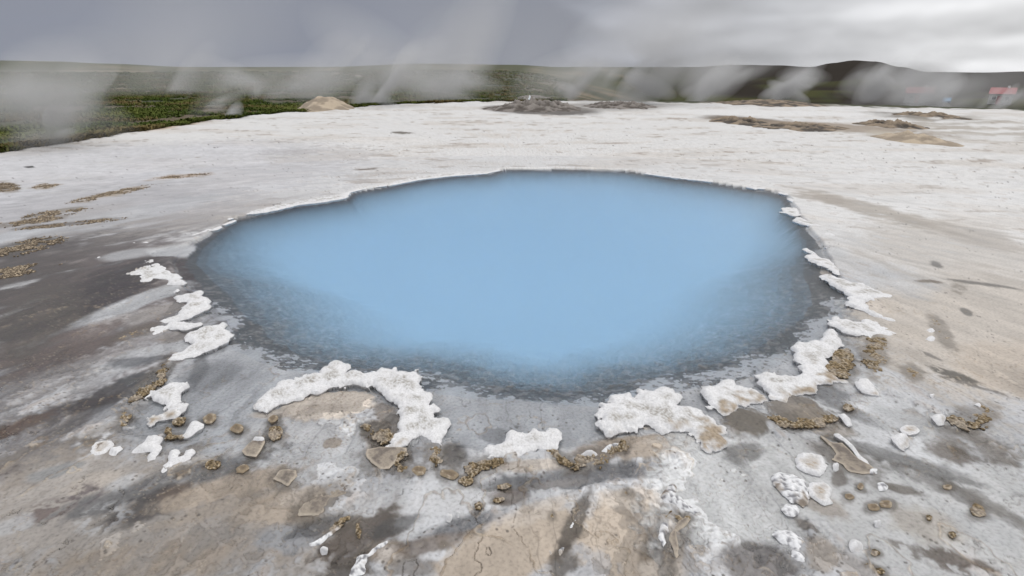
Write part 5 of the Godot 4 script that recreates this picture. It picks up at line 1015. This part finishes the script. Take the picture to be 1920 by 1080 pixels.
# ---------------------------------------------------------------- crusts: one mesh for each
func crust(d: Array) -> void:
	var kind: String = d[4]
	var thick: float = d[5]
	var lobes: float = d[6]
	var q := PackedVector2Array()
	var mid := Vector2.ZERO
	for k in range(7, d.size(), 2):
		q.append(Vector2(d[k], d[k + 1]))
		mid += q[q.size() - 1]
	mid /= q.size()
	var lo := q[0]
	var hi := q[0]
	for p in q:
		lo = lo.min(p)
		hi = hi.max(p)
	var ext := hi - lo
	var far := sqrt(mid.length_squared() + 2.56)
	var cell := maxf(0.0024 * far, sqrt(ext.x * ext.y / 16000.0))
	cell = minf(cell, minf(ext.x, ext.y) / 9.0) * (0.7 if kind == "b" else 1.0)
	var amp := lobes * minf(0.10, minf(ext.x, ext.y) * 0.36)
	lo -= Vector2.ONE * (amp + cell * 2.0)
	hi += Vector2.ONE * (amp + cell * 2.0)
	var nx := int((hi.x - lo.x) / cell) + 2
	var nz := int((hi.y - lo.y) / cell) + 2
	var scale := clampf(0.07 / maxf(minf(ext.x, ext.y), 0.05), 0.75, 2.2)   # small pieces have small lumps
	var f := PackedFloat32Array()
	f.resize(nx * nz)
	var deep := 0.001
	for j in nz:
		for i in nx:
			var p := lo + Vector2(i, j) * cell
			var v := poly_distance(p, q)
			if absf(v) < amp * 2.0 + cell:
				v += amp * (-n_bub.get_noise_2d(p.x * scale, p.y * scale) - 0.42) + amp * (0.8 if kind == "b" else 0.3) * n_hi.get_noise_2d(p.x * 2.0, p.y * 2.0)
			f[j * nx + i] = v
			deep = maxf(deep, v)
	var out := (mid - POOL_MID).normalized()
	var half := 0.01
	for p in q:
		half = maxf(half, absf((p - mid).dot(out)))
	var at := Vector3(mid.x, 0.0, mid.y)
	var pos := PackedVector3Array()
	var col := PackedColorArray()
	var idx := PackedInt32Array()
	var rim := []
	var seen := {}
	var corner := [Vector2i(0, 0), Vector2i(1, 0), Vector2i(1, 1), Vector2i(0, 1)]
	for j in nz - 1:
		for i in nx - 1:
			var loop := []
			var cut := []
			for s in 4:
				var a: Vector2i = corner[s] + Vector2i(i, j)
				var b: Vector2i = corner[(s + 1) % 4] + Vector2i(i, j)
				var fa := f[a.y * nx + a.x]
				var fb := f[b.y * nx + b.x]
				if fa > 0.0:
					var key := a.y * nx + a.x
					if not seen.has(key):
						seen[key] = pos.size()
						crust_point(pos, col, lo + Vector2(a) * cell, fa, deep, thick, kind, mid, out, half, scale)
					loop.append(seen[key])
				if (fa > 0.0) != (fb > 0.0):
					var key := 1000000 + (mini(a.y, b.y) * nx + mini(a.x, b.x)) * 2 + (1 if a.y != b.y else 0)
					if not seen.has(key):
						seen[key] = pos.size()
						crust_point(pos, col, lo + Vector2(a).lerp(Vector2(b), fa / (fa - fb)) * cell, 0.0, deep, thick, kind, mid, out, half, scale)
					loop.append(seen[key])
					cut.append(seen[key])
			for s in range(2, loop.size()):
				idx.append_array([loop[0], loop[s - 1], loop[s]])
			if cut.size() == 2:
				rim.append([cut[0], cut[1], lo + Vector2(i + 0.5, j + 0.5) * cell])
	for k in pos.size():
		pos[k] -= at
	var nor := PackedVector3Array()
	nor.resize(pos.size())
	for t in range(0, idx.size(), 3):
		var n := (pos[idx[t + 1]] - pos[idx[t]]).cross(pos[idx[t + 2]] - pos[idx[t]])
		n = n if n.y > 0.0 else -n
		for s in 3:
			nor[idx[t + s]] += n
	for k in nor.size():
		nor[k] = nor[k].normalized()
	# the undercut edge: a lip that runs in and down to below the water
	var under := minf(0.016, thick * 0.4)
	for e in rim:
		var a: Vector3 = pos[e[0]]
		var b: Vector3 = pos[e[1]]
		var side := Vector3(b.z - a.z, 0, a.x - b.x).normalized()
		var h := Vector2((a.x + b.x) * 0.5 + at.x, (a.z + b.z) * 0.5 + at.z)
		var g := pool_distance_to(q, h + Vector2(side.x, side.z) * 0.01) - pool_distance_to(q, h - Vector2(side.x, side.z) * 0.01)
		if g > 0.0:
			side = -side
		var k := pos.size()
		var na := (side - Vector3.UP * 0.5).normalized()
		pos.append_array([a, b, a - side * under - Vector3.UP * 0.045, b - side * under - Vector3.UP * 0.045])
		nor.append_array([na, na, na, na])
		col.append_array([col[e[0]], col[e[1]], col[e[0]], col[e[1]]])
		idx.append_array([k, k + 1, k + 2, k + 1, k + 3, k + 2])
	var o := put(d[0], arrays(pos, nor, col, idx), M.mat if kind == "b" else M.sinter, self, at)
	tag(o, d[1], d[2], d[3])

func pool_distance_to(q: PackedVector2Array, p: Vector2) -> float:
	return poly_distance(p, q)

func crust_point(pos: PackedVector3Array, col: PackedColorArray, p: Vector2, f: float, deep: float, thick: float, kind: String, mid: Vector2, out: Vector2, half: float, scale: float) -> void:
	var bub := clampf(-n_bub.get_noise_2d(p.x * scale, p.y * scale), 0.0, 1.0)      # 1 in the middle of a lump
	var md := n_md.get_noise_2d(p.x * 3.0, p.y * 3.0)
	var hi := n_hi.get_noise_2d(p.x * 2.2, p.y * 2.2)
	var inland := clampf((p - mid).dot(out) / half, -1.0, 1.0)
	var rise := 1.0 - exp(-f / (0.3 * thick + 0.004))
	var y := lerpf(0.010, -0.004, smoothstep(-0.2, 0.7, inland)) if kind == "w" or kind == "wt" else 0.0
	thick *= 0.62
	var c: Color
	var ink := smoothstep(0.55, 0.95, 1.0 - absf(hi) * 1.8) * smoothstep(-0.2, 0.5, md + 0.2)
	var white := Color(0.61, 0.61, 0.62)
	match kind:
		"w", "wt":
			var inner := smoothstep(0.02, 0.08, f)
			var net := 1.0 - clampf(absf(hi) * 3.2, 0.0, 1.0)
			y += thick * rise * (0.7 + 0.3 * smoothstep(0.2, 0.9, bub)) * (1.0 - 0.35 * (inland * 0.5 + 0.5)) * (1.0 - 0.2 * inner) + 0.14 * thick * net * inner
			c = white.lerp(Color(0.31, 0.295, 0.27), (1.0 - net) * inner * 0.95 * smoothstep(-0.35, 0.2, md))
			var tan := smoothstep(0.25, 0.75, inland + md * 0.7 - (0.05 if kind == "wt" else 0.6)) * smoothstep(0.0, 0.02, f)
			c = c.lerp(Color(0.33, 0.265, 0.19).lerp(Color(0.20, 0.15, 0.095), smoothstep(-0.2, 0.4, hi)), tan * 0.9)
		"b":
			var crumb := n_hi.get_noise_2d(p.x * 5.0, p.y * 5.0)
			y = 0.002 + thick * 0.8 * rise * (0.35 + 0.25 * bub + 0.55 * hi + 0.7 * crumb)
			c = Color(0.075, 0.056, 0.034).lerp(Color(0.25, 0.19, 0.115), smoothstep(-0.3, 0.2, crumb + 0.5 * hi))
			c = c.lerp(Color(0.55, 0.49, 0.40), smoothstep(0.15, 0.5, crumb + 0.3 * md) * 0.8)
			c = c.lerp(Color(0.34, 0.30, 0.26), smoothstep(0.0, 0.4, md) * 0.5)
		"g":
			y += thick * rise * (0.5 + 0.3 * bub + 0.5 * hi + 0.2 * md)
			c = Color(0.66, 0.665, 0.68).lerp(Color(0.17, 0.17, 0.185), smoothstep(-0.1, 0.35, -hi + 0.4 * md) * 0.9)
			c = c.lerp(Color(0.24, 0.18, 0.115), smoothstep(0.1, 0.4, md) * 0.6)
		"r":
			var bowl := smoothstep(0.25, 0.75, f / deep + md * 0.3)
			y += thick * rise * (0.6 + 0.3 * bub + 0.25 * hi) * (1.0 - 0.5 * bowl)
			c = white.lerp(Color(0.40, 0.37, 0.34).lerp(Color(0.27, 0.21, 0.14), smoothstep(0.05, 0.4, hi)), bowl * 0.8)
		"r2":
			var bowl := smoothstep(0.3, 0.75, f / deep)
			y += thick * rise * (0.8 + 0.4 * hi) * (1.0 - 0.55 * bowl)
			c = Color(0.25, 0.20, 0.14).lerp(Color(0.16, 0.125, 0.09), bowl).lerp(Color(0.42, 0.37, 0.30), smoothstep(0.1, 0.4, hi) * 0.8 * (1.0 - bowl))
		_:
			y += thick * rise * (0.8 + 0.5 * md + 0.4 * hi)
			c = Color(0.40, 0.35, 0.29).lerp(Color(0.27, 0.235, 0.195).lerp(Color(0.15, 0.13, 0.115), smoothstep(-0.2, 0.3, md + 0.5 * hi)), smoothstep(0.003, 0.014, f))
	c = c * clampf(1.0 + 0.12 * hi, 0.7, 1.15)
	c.a = 1.0
	pos.append(Vector3(p.x, y, p.y))
	col.append(c)

# ---------------------------------------------------------------- meadow, gravel, mounds, houses
func height_at(x: float, z: float) -> float:
	# the far ground without its fine relief
	var az := atan2(x, -z)
	var r := sqrt(x * x + z * z)
	return bank_height(r) + far_height(az, r) + n_lo.get_noise_2d(x, z) * 0.06 * smoothstep(10.0, 28.0, r)

func make_meadow() -> void:
	var tuft := SurfaceTool.new()
	tuft.begin(Mesh.PRIMITIVE_TRIANGLES)
	for k in 16:
		var a := rng.randf() * TAU
		var foot := Vector3(rng.randf_range(-0.1, 0.1), 0, rng.randf_range(-0.1, 0.1))
		var tip := foot + Vector3(cos(a) * 0.14, rng.randf_range(0.03, 0.10), sin(a) * 0.14)
		var wide := Vector3(-sin(a), 0, cos(a)) * 0.016
		var bend := foot.lerp(tip, 0.55) + Vector3.UP * 0.03
		for v in [foot - wide, bend - wide * 0.8, foot + wide, foot + wide, bend - wide * 0.8, bend + wide * 0.8, bend - wide * 0.8, tip, bend + wide * 0.8]:
			tuft.add_vertex(v)
	tuft.generate_normals()
	var m := dull(Color.WHITE, 0.9)
	m.vertex_color_use_as_albedo = true
	m.metallic_specular = 0.1
	m.backlight_enabled = true
	m.backlight = Color(0.25, 0.3, 0.1)
	var mm := MultiMesh.new()
	mm.transform_format = MultiMesh.TRANSFORM_3D
	mm.use_colors = true
	mm.mesh = tuft.commit()
	var spots := []
	while spots.size() < 60000:
		var az := minf(rng.randf_range(-1.05, 0.1), rng.randf_range(-1.05, 0.35))
		var b := bank_radius(az)
		var r := b * (0.985 + 0.03 * n_lo.get_noise_2d(az * 40.0, 3.0)) + pow(rng.randf(), 2.0) * 120.0 + absf(rng.randfn(0.0, 0.25))
		var x := r * sin(az)
		var z := -r * cos(az)
		var lush := n_lo.get_noise_2d(x * 0.22, z * 0.22) + 0.4 * n_lo.get_noise_2d(x * 0.9, z * 0.9)
		if lush < rng.randf_range(-0.35, 0.1) and r > b + 0.6:
			continue
		spots.append([x, z, r, lush])
	mm.instance_count = spots.size()
	for k in spots.size():
		var s: Array = spots[k]
		var size: float = rng.randf_range(0.7, 1.3) * (1.0 + s[2] * 0.012)
		mm.set_instance_transform(k, Transform3D(Basis(Vector3.UP, rng.randf() * TAU).scaled(Vector3(size, size * rng.randf_range(0.8, 1.2), size)), Vector3(s[0], height_at(s[0], s[1]) - 0.03, s[1])))
		var c := Color(0.045, 0.066, 0.014).lerp(Color(0.13, 0.14, 0.04), clampf(s[3] * 1.2 + rng.randf() * 0.35, 0.0, 1.0)).lerp(Color(0.14, 0.10, 0.05), 0.8 * smoothstep(0.0, 0.35, n_lo.get_noise_2d(s[0] * 0.3 + 40.0, s[1] * 0.3) + rng.randf_range(-0.2, 0.2)))
		mm.set_instance_color(k, c)
	var o := MultiMeshInstance3D.new()
	o.name = "grass"
	o.multimesh = mm
	o.material_override = m
	add_child(o)
	tag(o, "dark green grass and moss covering the low ground left of the sinter", "grass", "", "stuff")

func make_gravel() -> void:
	var st := SurfaceTool.new()
	var ball := SphereMesh.new()
	ball.radial_segments = 7
	ball.rings = 4
	ball.radius = 0.5
	ball.height = 0.7
	var mm := MultiMesh.new()
	mm.transform_format = MultiMesh.TRANSFORM_3D
	mm.use_colors = true
	mm.mesh = ball
	var list := []
	for g in GRAVEL:
		for k in int(g[6]):
			var a := rng.randf() * TAU
			var s := sqrt(rng.randf()) * (0.7 + 0.5 * rng.randf())
			var x: float = g[0] + (g[2] * cos(a) + g[4] * sin(a)) * s
			var z: float = g[1] + (g[3] * cos(a) + g[5] * sin(a)) * s
			if n_md.get_noise_2d(x * 1.4, z * 1.4) < -0.08:
				continue
			list.append(Vector2(x, z))
	mm.instance_count = list.size()
	for k in list.size():
		var p: Vector2 = list[k]
		var size := rng.randf_range(0.006, 0.019)
		var y := bank_height(p.length())
		mm.set_instance_transform(k, Transform3D(Basis.from_euler(Vector3(rng.randf(), rng.randf() * TAU, rng.randf())).scaled(Vector3(size, size * 0.8, size * 1.2)), Vector3(p.x, y + size * 0.15, p.y)))
		var t := rng.randf()
		mm.set_instance_color(k, Color(0.085, 0.062, 0.04).lerp(Color(0.42, 0.34, 0.24), t * t * t))
	var m := dull(Color.WHITE, 0.85)
	m.vertex_color_use_as_albedo = true
	var o := MultiMeshInstance3D.new()
	o.name = "gravel"
	o.multimesh = mm
	o.material_override = m
	add_child(o)
	tag(o, "tan gravel lying in streaks on the left bank", "gravel", "", "stuff")

func mound(called: String, label: String, at: Vector3, wide: float, deep: float, high: float, dark: Color, light: Color, crater: float, rough: float) -> MeshInstance3D:
	var pos := PackedVector3Array()
	var nor := PackedVector3Array()
	var col := PackedColorArray()
	var idx := PackedInt32Array()
	var NX := 110
	var NZ := 44
	for j in NZ:
		for i in NX:
			var u := i / (NX - 1.0) * 2.0 - 1.0
			var v := j / (NZ - 1.0) * 2.0 - 1.0
			var x := u * wide * 1.15
			var z := v * deep * 1.15
			var n := n_lo.get_noise_2d(x * 1.3 + at.x, z * 1.3 + at.z)
			var m := n_md.get_noise_2d(x * 0.6 + at.x, z * 0.6 + at.z)
			var q := sqrt(u * u + v * v) * 1.15 + n * 0.16
			var h := high * (1.0 - smoothstep(0.15, 1.0, q)) * (1.0 + rough * 1.3 * m + rough * 0.6 * n + rough * 0.5 * n_md.get_noise_2d(x * 1.7 - at.x, z * 1.7))
			h -= high * crater * (1.0 - smoothstep(0.1, 0.45, q))
			pos.append(Vector3(x, h - 0.06 * smoothstep(0.8, 1.1, q), z))
			nor.append(Vector3.UP)
			col.append(dark.lerp(light, smoothstep(-0.25, 0.35, m + n * 0.4)))
			if i and j:
				var k := j * NX + i
				idx.append_array([k, k - 1, k - NX, k - 1, k - NX - 1, k - NX])
	for j in NZ:
		for i in NX:
			var e := pos[j * NX + mini(i + 1, NX - 1)] - pos[j * NX + maxi(i - 1, 0)]
			var f := pos[mini(j + 1, NZ - 1) * NX + i] - pos[maxi(j - 1, 0) * NX + i]
			var n := e.cross(f).normalized()
			nor[j * NX + i] = n if n.y > 0.0 else -n
	var o := put(called, arrays(pos, nor, col, idx), M.dry, self, at)
	tag(o, label, "mound", "low mounds on the far sinter")
	return o

func make_mounds() -> void:
	var brown := Color(0.075, 0.064, 0.056)
	var grey := Color(0.21, 0.19, 0.175)
	var tan := Color(0.42, 0.35, 0.27)
	for d in MOUNDS:
		var p := Vector3(d[2], height_at(d[2], d[3]), d[3])
		mound(d[0], d[1], p, d[4], d[5], d[6], [brown, tan * 0.6, brown * 0.8][int(d[7])], [grey, tan, Color(0.24, 0.19, 0.14)][int(d[7])], d[8], d[9])
	# boiling water thrown up from the crater of the dark mound
	var at := Vector3(SPOUT[0], height_at(SPOUT[0], SPOUT[1]) + 0.12, SPOUT[1])
	var root := base("boiling_spout", at)
	tag(root, "small white fountain of boiling water on the dark mound", "fountain")
	var foam := dull(Color(0.80, 0.86, 0.88), 0.35)
	for k in 9:
		var a := rng.randf() * TAU
		var off := Vector3(cos(a), 0, sin(a) * 0.6) * (0.0 if k == 0 else rng.randf_range(0.08, 0.24))
		var tall := 0.46 if k == 0 else rng.randf_range(0.16, 0.34)
		var st := SurfaceTool.new()
		st.begin(Mesh.PRIMITIVE_TRIANGLES)
		st.set_smooth_group(0)
		var rings := []
		for j in 8:
			var t := j / 7.0
			var ring := []
			for i in 9:
				var b := TAU * i / 9.0
				var rad := (0.13 if k == 0 else 0.075) * pow(1.0 - t, 0.8) * (1.0 + 0.5 * n_hi.get_noise_3d(cos(b) * 0.3, t * 0.5 + k, sin(b) * 0.3)) + 0.006
				ring.append(Vector3(cos(b) * rad + off.x * t * 0.3, t * tall, sin(b) * rad))
			rings.append(ring)
		for j in 7:
			for i in 9:
				var i2 := (i + 1) % 9
				for v in [rings[j][i], rings[j + 1][i], rings[j][i2], rings[j][i2], rings[j + 1][i], rings[j + 1][i2]]:
					st.add_vertex(v)
		st.generate_normals()
		put("jet", st.commit(), foam, root, off)

func box(size: Vector3) -> BoxMesh:
	var b := BoxMesh.new()
	b.size = size
	return b

func make_houses() -> void:
	var red := dull(Color(0.26, 0.06, 0.065), 0.7)
	var wall := dull(Color(0.30, 0.295, 0.28), 0.8)
	var trim := dull(Color(0.7, 0.7, 0.7), 0.6)
	var glass := dull(Color(0.03, 0.035, 0.045), 0.1)
	for d in HOUSES:
		var o := base("house", Vector3(d[2], height_at(d[2], d[3]) - 0.3, d[3]), d[5])
		tag(o, d[1], "house", "red-roofed houses beyond the steam")
		var w: float = d[4]
		var h := 2.5
		put("wall", box(Vector3(w, h, 4.2)), wall, o, Vector3(0, h * 0.5, 0))
		var roof := PrismMesh.new()
		roof.size = Vector3(5.2, 1.5, w + 0.6)
		var ro := put("roof", roof, red, o, Vector3(0, h + 0.75, 0))
		ro.rotation.y = PI / 2
		put("chimney", box(Vector3(0.5, 0.9, 0.5)), trim, o, Vector3(w * 0.2, h + 1.5, 0))
		put("door", box(Vector3(0.9, 2.0, 0.08)), red, o, Vector3(-w * 0.05, 1.0, 2.12))
		for k in 2:
			var win := put("window", box(Vector3(1.0, 0.95, 0.06)), trim, o, Vector3((k - 0.5) * w * 0.55, 1.5, 2.12))
			put("pane", box(Vector3(0.82, 0.77, 0.03)), glass, win, Vector3(0, 0, 0.03))
	# a blue car standing between the houses
	var car := base("parked_car", Vector3(CAR[0], height_at(CAR[0], CAR[1]) - 0.05, CAR[1]), 0.9)
	tag(car, "small blue car parked on the far grass between the two red-roofed houses", "car")
	var paint := dull(Color(0.10, 0.24, 0.40), 0.3)
	var st := SurfaceTool.new()
	st.begin(Mesh.PRIMITIVE_TRIANGLES)
	var side := [Vector2(-2.0, 0.35), Vector2(-2.05, 0.8), Vector2(-1.9, 0.95), Vector2(-1.1, 1.02), Vector2(-0.5, 1.5), Vector2(0.9, 1.52), Vector2(1.7, 1.05), Vector2(2.0, 0.95), Vector2(2.05, 0.6), Vector2(2.0, 0.35)]
	var tri := Geometry2D.triangulate_polygon(PackedVector2Array(side))
	for s in [-1.0, 1.0]:
		for t in range(0, tri.size(), 3):
			for k in 3:
				var v: Vector2 = side[tri[t + (k if s > 0 else 2 - k)]]
				st.add_vertex(Vector3(v.x, v.y, s * 0.85))
	for k in side.size():
		var a: Vector2 = side[k]
		var b: Vector2 = side[(k + 1) % side.size()]
		for v in [Vector3(a.x, a.y, -0.85), Vector3(b.x, b.y, -0.85), Vector3(b.x, b.y, 0.85), Vector3(a.x, a.y, -0.85), Vector3(b.x, b.y, 0.85), Vector3(a.x, a.y, 0.85)]:
			st.add_vertex(v)
	st.generate_normals()
	put("body", st.commit(), paint, car)
	for s in [-1.0, 1.0]:
		put("window", box(Vector3(1.3, 0.36, 0.02)), glass, car, Vector3(0.2, 1.25, s * 0.86))
		for e in [-1.3, 1.3]:
			var tyre := CylinderMesh.new()
			tyre.top_radius = 0.32
			tyre.bottom_radius = 0.32
			tyre.height = 0.2
			var wh := put("wheel", tyre, glass, car, Vector3(e, 0.32, s * 0.78))
			wh.rotation.x = PI / 2

# ---------------------------------------------------------------- steam
func make_steam() -> void:
	for d in STEAM:
		var at := Vector3(d[1], height_at(d[1], d[2]), d[2])
		var root := base("steam_plume", at)
		tag(root, d[0], "steam", "steam plumes rising from vents")
		var tall: float = d[3]
		var wide: float = d[4]
		var lean: float = d[5]
		var dens: float = d[6]
		var count := int(d[7]) + 3
		for k in count:
			var t := pow((k + rng.randf()) / count, float(d[8]))
			var spread := wide * (0.3 + 0.7 * t)
			var m := FogMaterial.new()
			m.albedo = Color(1.0, 1.0, 1.0)
			var f := FogVolume.new()
			f.shape = RenderingServer.FOG_VOLUME_SHAPE_CONE
			var size := spread * (rng.randf_range(0.3, 0.8) if k % 3 else rng.randf_range(0.8, 1.3))
			f.size = Vector3(size * rng.randf_range(1.3, 2.8), size * 2.4, size * rng.randf_range(0.55, 1.1))   # tapers away down the wind
			var off := rng.randfn(0.0, 0.42)
			m.density = dens * rng.randf_range(0.6, 1.3) * (1.0 - 0.85 * t) * exp(-off * off * 2.2) / size
			f.material = m
			f.position = Vector3(lean * t * tall + off * spread, t * tall + size * 0.15, rng.randf_range(-0.4, 0.4) * spread)
			f.basis = Basis(Vector3.UP, atan2(-at.x, -at.z) + rng.randf_range(-0.12, 0.12)) * Basis(Vector3.BACK, rng.randf_range(0.05, 1.15) * (1.0 if rng.randf() < 0.8 else -0.5)) * Basis(Vector3.RIGHT, -PI / 2)
			f.name = "puff"
			root.add_child(f, true)
